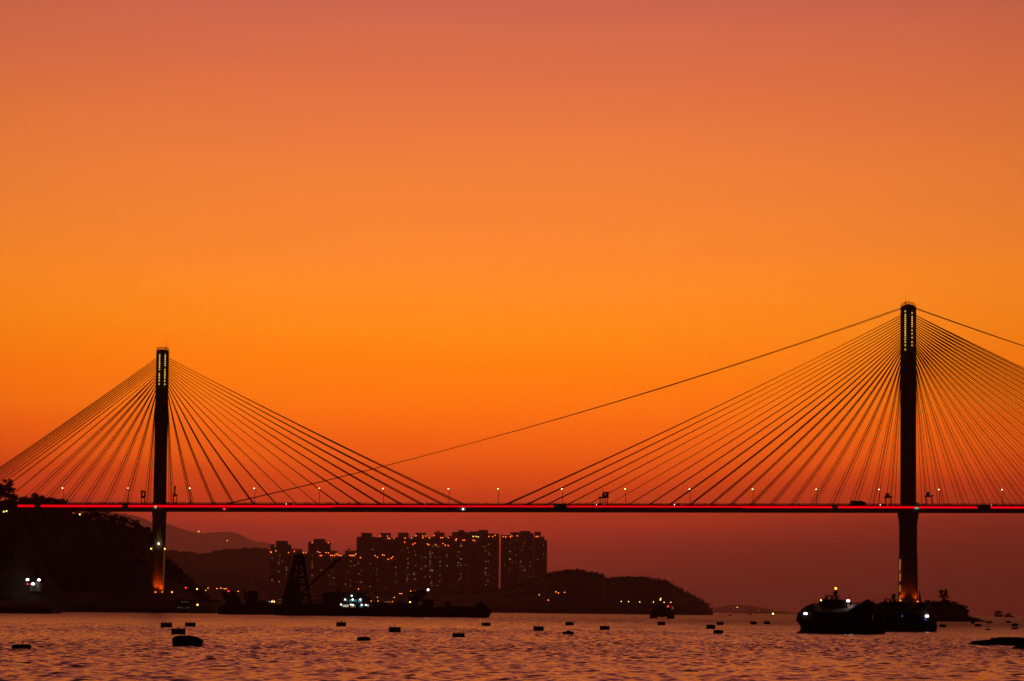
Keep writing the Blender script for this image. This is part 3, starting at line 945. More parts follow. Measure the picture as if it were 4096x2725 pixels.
ridge_tree(20, 1918, 110, 1975, 2016, OPEN[1], 'tallest tree at the left edge, sky showing through its open crown', 'trees at the left end of the bridge')
ridge_tree(-10, 1932, 90, 1973, 2016, BROAD[1], 'tree cut by the left edge of the view, beside the open-crowned one', 'trees at the left end of the bridge')
ridge_tree(46, 1970, 66, 1977, 2022, BROAD[2], 'low bushy tree right under the tall open-crowned tree', 'trees at the left end of the bridge')
CREST = [(92, 1993, 44), (118, 2001, 30), (146, 1978, 56), (172, 1992, 34), (205, 1998, 58), (232, 2004, 30), (253, 2002, 34)]
for k, (u, v, w) in enumerate(CREST):
    ridge_tree(u, v - 12, w * 1.25, 2350, 2022, BROAD[(k * 3 + 1) % 4],
               ('bushy tree above the deck, tallest of the row behind the red line\'s left end' if u == 146 else
                f'bushy tree showing above the bridge deck, {ORD[k]} of its row from the left'), 'trees showing above the deck')
SLOPE_T = [(284, 2040, 40), (310, 2058, 26), (338, 2062, 34), (362, 2052, 40), (388, 2060, 44), (420, 2060, 46), (442, 2072, 26), (458, 2066, 36), (480, 2076, 30), (500, 2076, 30),
           (524, 2088, 36), (545, 2090, 30), (562, 2112, 26), (584, 2118, 42), (606, 2134, 40), (622, 2168, 40), (672, 2250, 36), (694, 2266, 36), (716, 2284, 34), (738, 2304, 32), (760, 2330, 32), (786, 2352, 28), (806, 2370, 26), (826, 2392, 26)]
for k, (u, v, w) in enumerate(SLOPE_T):
    vg = np.interp(u, [266, 290, 330, 360, 400, 440, 480, 520, 545, 560, 590, 612, 640, 665, 700, 735, 770, 800, 826, 845], [2034, 2054, 2070, 2075, 2080, 2084, 2092, 2104, 2113, 2128, 2138, 2163, 2217, 2262, 2279, 2315, 2350, 2376, 2399, 2425])
    n_ = k if u < 640 else k - 16
    lab = f'crest tree left of the left tower, {ORD[n_]} from the deck downhill' if u < 640 else f'slope tree right of the left tower, {ORD[n_]} going down to the water'
    ridge_tree(u, v - 17, w * 1.3, 2350, vg + 14, BROAD[(k * 7 + 2) % 4] if k % 5 else OPEN[1], lab, 'trees along the hill crest')
# the wood on the hill itself
n_ = 2600
du_ = RNG.uniform(-300, 850, n_)
s_ = RNG.uniform(0.05, 0.97, n_)
ov = np.interp(du_, [-400, 0, 140, 250, 290, 360, 440, 520, 560, 612, 640, 665, 700, 735, 770, 800, 845], [1990, 2003, 2000, 2012, 2054, 2075, 2084, 2104, 2128, 2163, 2217, 2262, 2279, 2315, 2350, 2376, 2425])
cc = []
for u, v, s in zip(du_, ov, s_):
    q = P(u, v, 2350); cc.append((q.x * (2085 + 265 * s) / 2350, 2085 + 265 * s, -1 + (q.z + 1) * s ** .55 - .5))
v_, f_ = leaves(cc, np.full(n_, 2.6), 16000, 1.7, RNG, .8)
tag(MB().add(v_, f_).build('woodland', 'leaf'), 'black tree canopy covering the left hillside', 'woodland', kind='stuff')

# the island under the right tower
IS = [(3510, 2414, 46), (3548, 2408, 46), (3592, 2406, 44), (3640, 2408, 40), (3712, 2399, 44), (3745, 2402, 40), (3770, 2398, 40), (3796, 2399, 38), (3818, 2406, 36), (3840, 2416, 32), (3858, 2424, 26), (3868, 2440, 20)]
for k, (u, v, w) in enumerate(IS):
    ridge_tree(u, v - 4, w * 1.3, 2052 - (k % 3) * 6, 2440 + (k > 8) * (k - 8) * 6, BROAD[k % 4], f'low bushy tree on the island, {ORD[k]} from its left end', 'bushy trees on the island')
ridge_tree(3494, 2394, 34, 2050, 2432, CONE[0], 'small pointed conifer between the two ferries, left of the right tower', 'conifers on the island')
ridge_tree(3679, 2362, 52, 2048, 2436, CONE[0], 'tall pointed conifer right beside the foot of the right tower', 'conifers on the island')
ridge_tree(3774, 2354, 56, 2046, 2420, OPEN[0], 'sparse open tree standing above the others at the island\'s middle', 'open trees on the island')
cc = [(P(u, 2440, 2040).x, 2030 + RNG.uniform(0, 20), RNG.uniform(1.5, 7) * (1 if u < 3840 else .5)) for u in RNG.uniform(3480, 3872, 260)]
v_, f_ = leaves(cc, np.full(len(cc), 1.5), 5200, .8, RNG, .8)
tag(MB().add(v_, f_).build('undergrowth', 'leaf'), 'black undergrowth covering the island', 'undergrowth', kind='stuff')

# ------------------------------------------------------------------ tower blocks across the water
SM = {}


def block(name_label, u0, u1, vt, D, roofs, low=14.0, extra=()):
    a = P(u0, vt, D); b = P(u1, vt, D)
    g = empty('apartment_tower', ((a.x + b.x) / 2, D, low), 0, name_label, 'apartment tower', 'apartment towers across the water')
    w = (b.x - a.x) / 2; h = a.z - low
    mb = MB().box(-w, w, 0, 24, -8, h)
    k = max(2, int(round(2 * w / 12.0)))
    for i in range(k):                              # projecting bays with slots between
        x0 = -w + 2 * w * (i + .16) / k; x1 = -w + 2 * w * (i + .84) / k
        mb.box(x0, x1, -1.4, .01, -8, h - 2.5 - 2.0 * (i % 2))
    mb.box(-w + .4, w - .4, .4, .9, h + .001, h + 1.6)
    wall = mb.build('wall', 'render', g)
    for r0, r1, rv in roofs:
        p = P(r0, rv, D); q = P(r1, rv, D)
        MB().box(p.x - g.location.x, q.x - g.location.x, 5, 17, h + .002, p.z - low).box(p.x - g.location.x - .5, q.x - g.location.x + .5, 4.5, 17.5, p.z - low + .002, p.z - low + .8).build('roof_block', 'render', g)
    for e0, e1, ev in extra:                       # lower shoulders
        p = P(e0, ev, D); q = P(e1, ev, D)
        MB().box(p.x - g.location.x, q.x - g.location.x, 2, 20, -8, p.z - low).build('wing', 'render', g)
    TW.append((g, u0 - 1, u1 + 1, vt, D, low, [0]))
    return g


TW = []
z2 = lambda x: 800 + x / 3.136
z3 = lambda x: 1400 + x / 2.619
y2 = lambda y: 2000 + y / 3.136
y3 = lambda y: 2000 + y / 2.619
A = 8000
block('leftmost apartment tower with one square roof block, standing apart', 1082, 1163, 2180, A, [(1103, 1150, 2165)])
block('second tall tower from the left, with a centred roof block', 1233, 1321, 2169, A, [(1254, 1300, 2157)])
block('tall tower at the left end of the long joined row', 1427, 1504, 2150, A, [(1445, 1487, 2133)], extra=[(1422, 1426.5, 2200)])
block('second tower of the long joined row, counted from its left end', 1504.5, 1575, 2152, A, [(1521, 1562, 2133)])
block('third tower of the long joined row, counted from its left end', 1575.5, 1647, 2152, A, [(1592, 1634, 2132)])
block('fourth tower of the long joined row, with a wide flat roof block', 1647.5, 1718, 2150, A, [(1663, 1705, 2132)])
block('fifth tower of the long joined row, with aerials on its roof block', 1718.5, 1808, 2150, A, [(1736, 1778, 2131), (1790, 1806, 2144)])
block('stepped tower with a raised middle, left of the widest tower', 1808.5, 1877, 2131, A, [(1833, 1858, 2122)])
block('widest tower, with bright yellow lamps on its roof edge', 1877.5, 1997, 2136, A, [(1878, 1914, 2127), (1914, 1952, 2121)])
block('tower just right of the thin gap of bright sky', 2004, 2080, 2143, A, [(2042, 2080, 2130)])
block('tallest roofed tower of the right pair, stepping down to the right', 2080.5, 2135, 2135, A, [(2081, 2121, 2125)])
block('rightmost apartment tower above the end of the headland', 2135.5, 2178, 2149, A, [(2138, 2163, 2129)], extra=[(2178.2, 2189, 2161)])
Bq = 7500
block('low front tower at the left end, below the leftmost tall tower', 1080, 1146, 2212, Bq, [])
block('low front block with a flat roof house, right of the leftmost tower', 1147, 1231, 2212, Bq, [(1164, 1207, 2197)])
block('low front block with many red lamps along its roof', 1232, 1352, 2220, Bq, [(1321, 1348, 2204)])
block('low front block with a dish aerial on its roof house', 1353, 1428, 2220, Bq, [(1380, 1424, 2204)])
block('low front block under the left end of the long row', 1429, 1510, 2228, Bq, [])
block('low front block with a cluster of orange lamps, under the joined row', 1511, 1588, 2234, Bq, [])
block('middle front block with red lamps, under the third and fourth joined towers', 1640, 1722, 2178, Bq + 150, [])
block('middle front block with red lamps, left of the stepped tower', 1723, 1802, 2179, Bq + 150, [])
for (g, u0, u1, vt, D, low, cnt), (a, b, c) in ((TW[6], (1745, 1765, 2124)), (TW[15], (1390, 1406, 2196))):
    p = P(a, c + 5, D); q = P(b, c, D)
    MB().tube([(p.x - g.location.x, 8, P(a, c + 8, D).z - low - .2), (p.x - g.location.x, 8, p.z - low + 1)], .35, 6).tube(
        [(p.x - g.location.x - 2, 7, p.z - low), (q.x - g.location.x - 3, 7, q.z - low)], 1.0, 8, 1.5).build('roof_aerial', 'render', g)

WIN = {}
W3 = '''240,520,y 300,520,g 85,665,y 50,688,y 10,640,g 212,668,y 245,715,y 287,725,o 120,740,y 92,775,y 80,862,y 290,840,g 207,905,y 372,930,g 118,860,y 275,775,y 478,705,o 480,770,y 480,790,y 478,860,o
605,505,y 617,550,y 605,617,w 610,664,w 603,710,g 614,777,y 602,800,w 600,825,y 600,850,o 688,577,y 672,535,g 690,688,g 670,765,y 670,780,y 672,828,y 687,828,y 685,945,y 545,528,y 752,602,y 790,602,y 790,692,y 787,805,o 750,720,y
840,540,y 840,560,y 838,580,y 843,602,y 865,555,y 838,645,y 840,668,o 836,692,y 840,738,y 860,740,w 838,805,y 855,855,y 850,875,y 858,898,o 910,898,o 867,487,g 917,487,y 945,490,g 945,535,w 945,602,g 943,648,w 945,692,y 942,785,y 940,852,y 895,602,y
1012,580,y 1015,600,y 1018,690,y 1163,460,y 1163,483,w 1140,545,y 1165,548,y 1130,592,g 1163,618,w 1135,660,y 1160,685,w 1130,690,y 1213,685,w 1160,777,w 1157,820,y 1140,843,y 1450,465,w 1405,488,y 1425,488,w 1422,533,y 1453,556,y 1465,578,y 1425,647,y 1450,647,g 1423,715,w 1447,715,w 1418,758,y 1420,782,y 1450,783,y 1445,848,y 1423,888,o
1680,458,b 1730,510,w 1675,540,y 1740,575,y 1675,620,w 1735,657,y 1620,682,y 1675,715,y 1672,745,y 1697,655,y 1815,485,w 1800,532,w 1785,657,y 1805,695,w 1830,717,y 1812,738,w 1832,738,w 1790,640,y 1740,422,g 1830,448,g 1888,510,g 1887,655,g 1887,695,w 1885,802,g 1885,885,g 2025,470,y 2050,497,g 2025,565,y 1965,620,y 2015,620,y 2020,830,g 2050,810,g'''
W2 = '''945,575,y 945,597,y 1003,695,g 995,748,o 985,775,y 1032,772,y 990,798,g 990,898,y 1085,845,w 1085,873,w 1085,925,y 908,728,g 902,1000,o 920,1027,w 992,1027,w 1408,690,y 1408,770,y 1408,800,y 1408,825,y 1408,850,y 1408,950,y 1520,880,y 1650,900,y 1623,948,y 1675,978,g 1645,1055,y 1690,1057,o 1823,1055,y
1888,1005,y 1888,1057,w 1888,1083,g 1870,905,y 1990,925,w 1978,1035,y 1985,798,y 1940,822,y 1890,770,y 1890,830,y 2138,800,y 2130,1085,y 1645,738,g'''
R3 = '''110,605 288,600 340,575 357,580 400,622 432,612 448,597 265,583 60,566 318,378 392,380 398,403 414,403 460,400 577,400 573,442 645,400 658,464 680,453 692,375 762,378 792,378 765,397 812,460 825,470 832,397 880,372 897,470 952,395 970,395 975,455 997,473 1030,478 1030,395 1113,410 1110,420 1183,422 1198,422 1290,423 1305,427 1455,383 1493,383 1520,371 1607,385 1632,387 1680,387 1695,376 1753,376 1950,384 1967,384'''
Y3 = '1290,383 1320,383 1343,388'
R2 = '''885,650 893,657 952,640 1183,643 1110,660 1297,663 1325,660 1408,535 1610,537 1475,650 1503,660 1508,698 1525,698 1580,660 1610,665 1640,695 1660,698 1685,698 1708,680 1730,688 1750,698 1772,698 1880,695 1897,698 1912,698 1930,698 1952,678 2013,724'''


def fit(name, u, v, mat, w, h):
    hit = None
    for t in sorted(TW, key=lambda q: q[4]):
        if t[1] <= u <= t[2] and v >= t[3] - 14:
            hit = t; break
    if hit is None: return
    g, u0, u1, vt, D, low, cnt = hit
    if cnt[0] >= 95: return
    cnt[0] += 1
    p = P(u, v, D - 1.6) - g.location
    if name == 'window':
        MB().box(p.x - w, p.x + w, -1.62, -1.41, p.z - h, p.z + h).build('window', mat, g)
    else:
        MB().ball((p.x, -1.9, p.z), w, 7, 5).tube([(p.x, -1.6, p.z - .2), (p.x, .4, p.z - .2)], .15, 4).build(name, mat, g)


MW = dict(y='win_y', w='win_w', g='win_g', o='win_o', b='win_b')
rr = random.Random(5)
for txt, fu, fv in ((W3, z3, y3), (W2, z2, y2)):
    for tok in txt.split():
        x, y, c = tok.split(',')
        fit('window', fu(float(x)), fv(float(y)), MW[c] if rr.random() < .55 else rr.choice(('win_d', 'win_e')), rr.choice((0.9, 1.1, 1.4, 1.4, 2.3)), rr.choice((.8, 1.0)))
for txt, fu, fv, m in ((R3, z3, y3, 'beacon'), (R2, z2, y2, 'beacon'), (Y3, z3, y3, 'yellow')):
    for tok in txt.split():
        x, y = tok.split(',')
        fit('roof_lamp', fu(float(x)), fv(float(y)), m, .85, 1)

# lamps along the far shores: pole and head, standing on the slope
lampsrc = empty('street_lamp', (0, 0, 0), 0, '', 'street lamp')
MB().tube([(0, 0, -14), (0, 0, 0)], .14, 5).build('pole', 'steel', lampsrc)
MB().ball((0, -.3, .1), .55, 8, 5, .7).build('lamp_head', 'orange', lampsrc)
lampy = empty('street_lamp', (0, 0, 0), 0, '', 'street lamp')
MB().tube([(0, 0, -14), (0, 0, 0)], .14, 5).build('pole', 'steel', lampy)
MB().ball((0, -.3, .1), .42, 8, 5, .7).build('lamp_head', 'yellow', lampy)
uo, uy = [], []
for k, u in enumerate((2485, 2514, 2559, 2614, 2656, 2683)):
    place(lampy, uy, P(u, (2406, 2407, 2409, 2409, 2410, 2410)[k], 4650), 0, 1.25,
          f'small yellow shore lamp under the headland, {ORD[k]} of the row behind the small ferry', 'yellow lamps along the headland shore')
for k, (u, v, lab) in enumerate(((2224, 2368, 'left one of three orange lamps close together under the headland\'s left crest'), (2234, 2373, 'lowest of three orange lamps close together under the headland\'s left crest'),
                                 (2258, 2370, 'right one of three orange lamps close together under the headland\'s left crest'),
                                 (2157, 2380, 'lone dull orange lamp below the rightmost apartment tower'), (2193, 2401, 'lone orange lamp low on the shore below the headland\'s left end'))):
    place(lampsrc, uo, P(u, v, 4665), 0, 1.0, lab, 'orange lamps on the far shore')
MID = [(1434, 2357, 'lone orange lamp right above the barge with lit cabins'), (1509.6, 2390, 'orange lamp above the left sand heap, upper of two'), (1512, 2405, 'orange lamp just over the left sand heap, lower of two'),
       (1577, 2390, 'orange lamp between the two sand heaps, upper of two'), (1570, 2407, 'orange lamp between the two sand heaps, lower of two'), (1600, 2375, 'left one of a close pair of lamps above the right sand heap'),
       (1606, 2375, 'right one of a close pair of lamps above the right sand heap'), (1642.6, 2365, 'orange lamp above the left end of the sand barge\'s boom'), (1484.5, 2405, 'orange lamp just right of the lit cabin barge')]
for u, v, lab in MID:
    place(lampsrc, uo, P(u, v, 4665), 0, .95, lab, 'orange lamps on the far shore')
LFT = [(823, 2363), (832, 2353), (868, 2355), (884, 2353), (897, 2356), (905, 2355), (953, 2366)]
for k, (u, v) in enumerate(LFT):
    place(lampsrc, uo, P(u, v, 6950), 0, 1.6, f'orange lamp over the shore left of the derrick crane, {ORD[k]} from the left', 'orange lamps on the far shore')
for u, v, m, lab in ((914, 2365, 'red', 'small red lamp over the raised ramp of the left barge'), (743, 2351, 'red', 'small red lamp on the slope right of the left tower'),
                     (1077.7, 2406.6, 'green', 'pale green lamp low on the shore, left of the derrick crane'), (1088, 2406.6, 'yellow', 'yellow lamp low on the shore, under a red one'),
                     (1092.5, 2403, 'red', 'red lamp low on the shore between two yellow ones'), (1097, 2407, 'yellow', 'yellow lamp low on the shore just left of the lit hut'),
                     (688, 2369, 'orange', 'orange lamp at the right foot of the left tower'), (788, 2356, 'yellow', 'yellow lamp near the lower end of the hillside right of the left tower'),
                     (15, 2047, 'yellow', 'left one of two small yellow lamps under the bridge end'), (26, 2045, 'yellow', 'right one of two small yellow lamps under the bridge end'),
                     (319, 2058, 'yellow', 'tiny yellow lamp at the hilltop just under the deck')):
    D_ = {914: 6900, 743: 2085, 688: 2000, 788: 2080, 15: 1940, 26: 1940, 319: 2320}.get(u, 4665)
    g = empty('lamp_post', P(u, v, D_), 0, lab, 'lamp post')
    k = D_ / 4665
    MB().tube([(0, .1, -9 if D_ > 2500 else -6), (0, .1, 0)], .10, 5).build('pole', 'steel', g)
    MB().ball((0, -.1, 0), .85 * k, 8, 5).build('lamp_head', m, g)

# the floodlit yard on the left shore
for k, (u, v, h, lab) in enumerate(((110, 2319, 9, 'white floodlight on a mast, upper left of three on the left shore'), (156, 2320, 9, 'white floodlight on a mast, right one of three on the left shore'),
                                    (131, 2336, 6, 'white floodlight on a mast, lowest of three on the left shore'))):
    g = empty('floodlight_mast', P(u, v, 1925) - Vector((0, 0, h)), 0, lab, 'floodlight', 'white floodlights on the left shore')
    MB().tube([(0, .2, -3), (0, .2, h)], .14, 6).build('mast', 'steel', g)
    MB().box(-.6, .6, -.1, .1, h - .4, h + .4).build('lamp_head', 'flood', g)
    if k == 1:
        ld = bpy.data.lights.new('yard_light', 'POINT'); ld.energy = 160; ld.color = (.92, 1, .97); ld.shadow_soft_size = .5; ld.specular_factor = 0.0
        lo = bpy.data.objects.new('yard_light', ld); COL.objects.link(lo); lo.parent = g; lo.location = (0, -1.2, h + .3)
g = empty('warning_lamp', P(110, 2337, 1926), 0, 'red warning lamp under the upper left white floodlight', 'lamp')
MB().tube([(0, .2, -5), (0, .2, 0)], .1, 5).build('post', 'steel', g); MB().ball((0, -.1, 0), .36, 8, 5).build('lamp_head', 'red', g)
q = P(140, 2332, 1935)
g = empty('ramp_shed', q - Vector((0, 0, 5)), 0, 'small grey shed lit by the floodlights on the left shore', 'shed')
MB().prism([(-3, 0), (3, 0), (3, 5), (0, 6.4), (-3, 5)], 0, 7).build('wall', 'concrete', g)
MB().box(-1, 1, -.12, -.01, 0, 3).build('door', 'grey', g)
# flat roofed buildings and the jetty on the shore
q = P(482, 2372, 2000)
g = empty('pump_house', q, 0, 'long low flat-roofed building left of the left tower\'s foot', 'building')
MB().box(-4.6, 4.6, 0, 8, -4, 2.0).box(2.2, 4.2, 1, 5, 2.001, 5.0).build('wall', 'concrete', g)
MB().box(-4.9, 4.9, -.3, 8.3, 2.003, 2.3).build('roof', 'grey', g)
q = P(838, 2404, 1960)
g = empty('jetty', Vector((q.x, 1960, 0)), 0, 'dark jetty head sticking out over the water left of the barges', 'jetty')
a = P(790, 2401, 1960); b = P(880, 2401, 1960); zz_ = a.z
MB().box(a.x - q.x, b.x - q.x, -2, 2, zz_ - 1.1, zz_).build('platform', 'wood', g)
for x in np.linspace(a.x - q.x + .5, b.x - q.x - 6, 4):
    MB().tube([(x, 0, -2), (x, 0, zz_ - 1.09)], .25, 6).build('pile', 'wood', g)
q = P(737, 2419, 1945)
g = empty('boat_shed', Vector((q.x, 1945, 2)), 0, 'low shed with pale greenish windows on the shore right of the left tower', 'shed')
MB().box(-5, 9, 0, 6, -2, 6).build('wall', 'wood', g)
for x, z, w in ((-1.4, 4.6, .9), (.6, 4.7, .7), (1.9, 4.6, .5), (-3.4, 1.4, .8), (-1.6, 1.3, .9), (1.2, 1.2, .6), (2.6, 1.3, .7)):
    MB().box(x - w / 2, x + w / 2, -.1, -.01, z - .3, z + .3).build('window', glow('pale_green_window', (.3, .6, .35), .12), g)
g = empty('lamp_post', P(790, 2419.5, 1940), 0, 'bright yellow lamp on the shore under the jetty head', 'lamp post')
MB().tube([(0, .1, -4), (0, .1, 0)], .1, 5).build('pole', 'steel', g); MB().ball((0, -.1, 0), .45, 8, 5).build('lamp_head', 'yellow', g)
# lit hut and lit strip on the far shore
a = P(1110, 2412, 4620); b = P(1127, 2397, 4620)
g = empty('ferry_shelter', Vector(((a.x + b.x) / 2, 4620, a.z)), 0, 'small lit shelter low on the far shore just left of the derrick crane', 'shelter')
w = (b.x - a.x) / 2; h = b.z - a.z
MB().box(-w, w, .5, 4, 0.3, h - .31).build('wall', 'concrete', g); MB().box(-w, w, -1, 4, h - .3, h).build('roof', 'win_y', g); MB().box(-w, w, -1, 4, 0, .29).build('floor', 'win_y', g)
a = P(1539, 2409, 4620); b = P(1569, 2405, 4620)
g = empty('covered_walk', Vector(((a.x + b.x) / 2, 4620, a.z)), 0, 'long dim yellow lit walkway seen between the two sand heaps', 'walkway')
w = (b.x - a.x) / 2
MB().box(-w, w, 0, 3, 0, .9).build('wall', 'win_y', g); MB().box(-w - .5, w + .5, -.5, 3.5, .901, 1.3).build('roof', 'grey', g)


# ------------------------------------------------------------------ boats
class Px:
    """a vessel's own frame: photograph pixels around its waterline turned into metres at its distance"""
    def __init__(s, u, v, D=None):
        p = W(u, v); s.D = D or p.y
        q = P(u, v, s.D); s.u, s.v, s.k = u, v, s.D / F_PX
        s.o = Vector((q.x, s.D, 0.0)); s.z0 = q.z

    def pt(s, u, v):
        return ((u - s.u) * s.k, (s.v + ROLL * (u - s.u) - v) * s.k)

    def poly(s, pts):
        return [s.pt(*q) for q in pts]


def lamp(f, u, v, y, r, mat, parent, name='lamp'):
    x, z = f.pt(u, v)
    return MB().ball((x, y, z), r, 8, 5).tube([(x, y + r * .6, z), (x, y + r * 2.4, z)], r * .3, 4).build(name, mat, parent)


def strut(mb, f, a, b, y, r, n=6):
    (x0, z0), (x1, z1) = f.pt(*a), f.pt(*b)
    mb.tube([(x0, y, z0), (x1, y, z1)], r, n)


# catamaran ferries -------------------------------------------------------
def make_ferry():
    f = Px(3188, 2533)
    g = empty('catamaran_ferry', f.o, 0, '', 'ferry')
    hull = f.poly([(3187, 2537), (3187, 2529.5), (3202, 2526), (3203, 2518), (3207, 2510), (3200, 2496.5), (3191, 2485.5), (3188.6, 2474), (3192, 2457), (3200, 2447), (3230, 2446), (3390, 2452), (3494, 2459), (3514, 2474), (3533, 2482),
                   (3538, 2513), (3533, 2541), (3360, 2540)])
    MB().prism(hull, -3.4, 3.4, .96).build('hull', 'hull', g)
    MB().prism(f.poly([(3202, 2446.5), (3207, 2438), (3230, 2423), (3252, 2415.5), (3282, 2414), (3442, 2415), (3470, 2419), (3488, 2440), (3492, 2458.5), (3390, 2451.5), (3230, 2445.5)]), -1.6, 1.6, .97).build('cabin', 'grey', g)
    # the pale sloping shoulder between deck and wheelhouse
    lo_ = f.poly([(3206, 2446), (3245, 2448), (3290, 2450), (3340, 2450), (3384, 2446), (3424, 2417)])
    up_ = f.poly([(3232, 2423), (3252, 2417), (3276, 2425), (3305, 2432), (3370, 2431), (3398, 2419)])
    n = len(lo_)
    vs = [(x, -3.36, z) for x, z in lo_] + [(x, -1.66, z) for x, z in up_] + [(x, -3.20, z - .12) for x, z in lo_] + [(x, -1.64, z - .16) for x, z in up_]
    fs = []
    for i in range(n - 1):
        fs += [(i, i + 1, n + i + 1, n + i), (2 * n + i, 3 * n + i, 3 * n + i + 1, 2 * n + i + 1), (i, 2 * n + i, 2 * n + i + 1, i + 1), (n + i, n + i + 1, 3 * n + i + 1, 3 * n + i)]
    fs += [(0, n, 3 * n, 2 * n), (n - 1, 3 * n - 1, 4 * n - 1, 2 * n - 1)]
    MB().add(vs, fs).build('shoulder_panel', 'white', g)
    MB().prism(f.poly([(3382, 2449), (3442, 2416), (3468.5, 2399), (3486, 2413), (3495, 2458)]), -3.2, 2.9, .98).build('aft_housing', 'hull', g)
    wh = MB().prism(f.poly([(3272, 2424), (3281, 2399), (3290, 2397.5), (3380, 2399.5), (3401, 2408), (3404, 2413), (3382, 2426), (3310, 2428)]), -2.3, 2.3, .95)
    wh = wh.build('wheelhouse', 'hull', g)
    MB().prism(f.poly([(3283, 2411), (3285, 2402), (3378, 2404), (3384, 2412)]), -2.33, 2.33).build('window', 'glass', wh)
    m = MB(); TK = 1.35
    for a, b, r in (((3341, 2400), (3341.5, 2362), .16), ((3333, 2372), (3350, 2368), .13), ((3334, 2380), (3336, 2369), .16), ((3347, 2374), (3346, 2360), .12), ((3299, 2384.5), (3358, 2385.5), .09),
                    ((3305, 2398), (3306, 2388), .20), ((3327, 2398), (3328, 2388), .26), ((3349, 2398), (3349, 2390), .24), ((3296, 2398), (3297, 2392), .1), ((3336, 2377), (3348, 2377), .22), ((3338, 2366), (3345, 2364), .2)):
        strut(m, f, a, b, 0, r * TK)
    m.build('mast', 'steel', g)
    m = MB(); strut(m, f, (3397, 2410), (3397, 2378), .6, .05, 5); m.build('aerial', 'steel', g)
    m = MB()
    for u in range(3410, 3441, 6): strut(m, f, (u, 2415), (u, 2410), -1.5, .04, 4)
    strut(m, f, (3406, 2410.5), (3442, 2411.5), -1.5, .04, 4)
    m.build('handrail', 'steel', g)
    return g, f


ferry, ff = make_ferry()
ferry['label'] = 'nearer dark catamaran ferry with an orange masthead lamp and a bright bow lamp'
ferry['group'] = 'catamaran ferries passing the island'
far = copy_tree(ferry)
f2s = 0.86
D2 = ff.D / f2s
q = P(3441.5, 2528, D2)
far.location = (q.x, D2, 0)
far['label'] = 'farther dark catamaran ferry behind the other one, with a bright stern lamp'
lamp(ff, 3342, 2355.5, 0, .24, 'orange', ferry, 'masthead_lamp')
lamp(ff, 3279, 2402.5, -2.4, .13, 'yellow', ferry, 'side_lamp')
x, z = ff.pt(3215.5, 2455.5)
MB().box(x - .30, x + .30, -3.62, -3.40, z - .17, z + .17).build('bow_lamp', 'white_l', ferry)
lamp(ff, 3235, 2455.5, -3.45, .08, 'win_y', ferry, 'deck_lamp')
x, z = ff.pt(3386, 2405)
MB().box(x - .28, x + .28, -2.75, -2.45, z - .17, z + .17).build('deck_lamp', 'white_l', ferry)
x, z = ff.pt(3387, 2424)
MB().box(x - .22, x + .22, -3.15, -2.95, z - .28, z + .28).build('lamp_glow_patch', 'win_y', ferry)  # added glowing patch: the deck lamp's yellow reflection on the shoulder
x, z = ff.pt(3482, 2469)
MB().box(x - .12, x + .12, -3.5, -3.41, z - .5, z + .5).build('lit_doorway', glow('dim_doorway', (.6, .2, .04), .05), ferry)
for du, dv, m, w_, h_, nm in ((3700, 2464.5, 'white_l', .36, .2, 'stern_lamp'), (3694, 2474, 'win_b', .16, .42, 'lit_doorway'), (3602, 2464, 'win_b', .09, .22, 'lit_window')):
    p = P(du, dv, D2)
    x, z = (p.x - far.location.x), p.z
    MB().box(x - w_, x + w_, -3.75, -3.42, z - h_, z + h_).build(nm, m, far)

# the small ferry, seen end on --------------------------------------------
f = Px(2648, 2474.5)
g = empty('catamaran_ferry', f.o, 0, 'small dark ferry seen end on, with a red side lamp and a lit mast', 'ferry')
for a, b in ((2600, 2630), (2668, 2697)):
    MB().prism(f.poly([(a, 2477), (a + 2, 2460), (b - 3, 2460), (b, 2466), (b - 2, 2477)]), -6, 9, .93).build('hull', 'hull', g)
MB().prism(f.poly([(2602, 2461), (2604, 2446), (2690, 2447), (2692, 2452), (2696, 2462.5), (2648, 2470)]), -6.5, 10, .95).build('bridge_deck', 'hull', g)
MB().prism(f.poly([(2604, 2445.7), (2614, 2432), (2676, 2431), (2688, 2438), (2690, 2446.7)]), -5, 9, .92).build('cabin', 'grey', g)
w_ = MB().prism(f.poly([(2615, 2431.5), (2620, 2422), (2655, 2422), (2661, 2428), (2662, 2431.5)]), -3, 2, .93).build('wheelhouse', 'hull', g)
MB().prism(f.poly([(2620, 2429), (2622, 2424), (2653, 2424), (2657, 2429)]), -3.03, 2.03).build('window', 'glass', w_)
m = MB(); strut(m, f, (2641, 2423), (2642, 2392), 0, .15); strut(m, f, (2636, 2407), (2648, 2407), 0, .08); m.build('mast', 'steel', g)
lamp(f, 2642.3, 2395.5, -.2, .34, 'orange', g, 'masthead_lamp'); lamp(f, 2641, 2400.5, -.2, .27, 'yellow', g, 'masthead_lamp')
lamp(f, 2670, 2426.5, -3, .38, 'red', g, 'side_lamp')
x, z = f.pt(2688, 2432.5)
MB().box(x - .55, x + .55, -5.5, -5.1, z - .7, z + .7).build('lit_panel', glow('dim_amber_panel', (.6, .3, .14), .22), g)

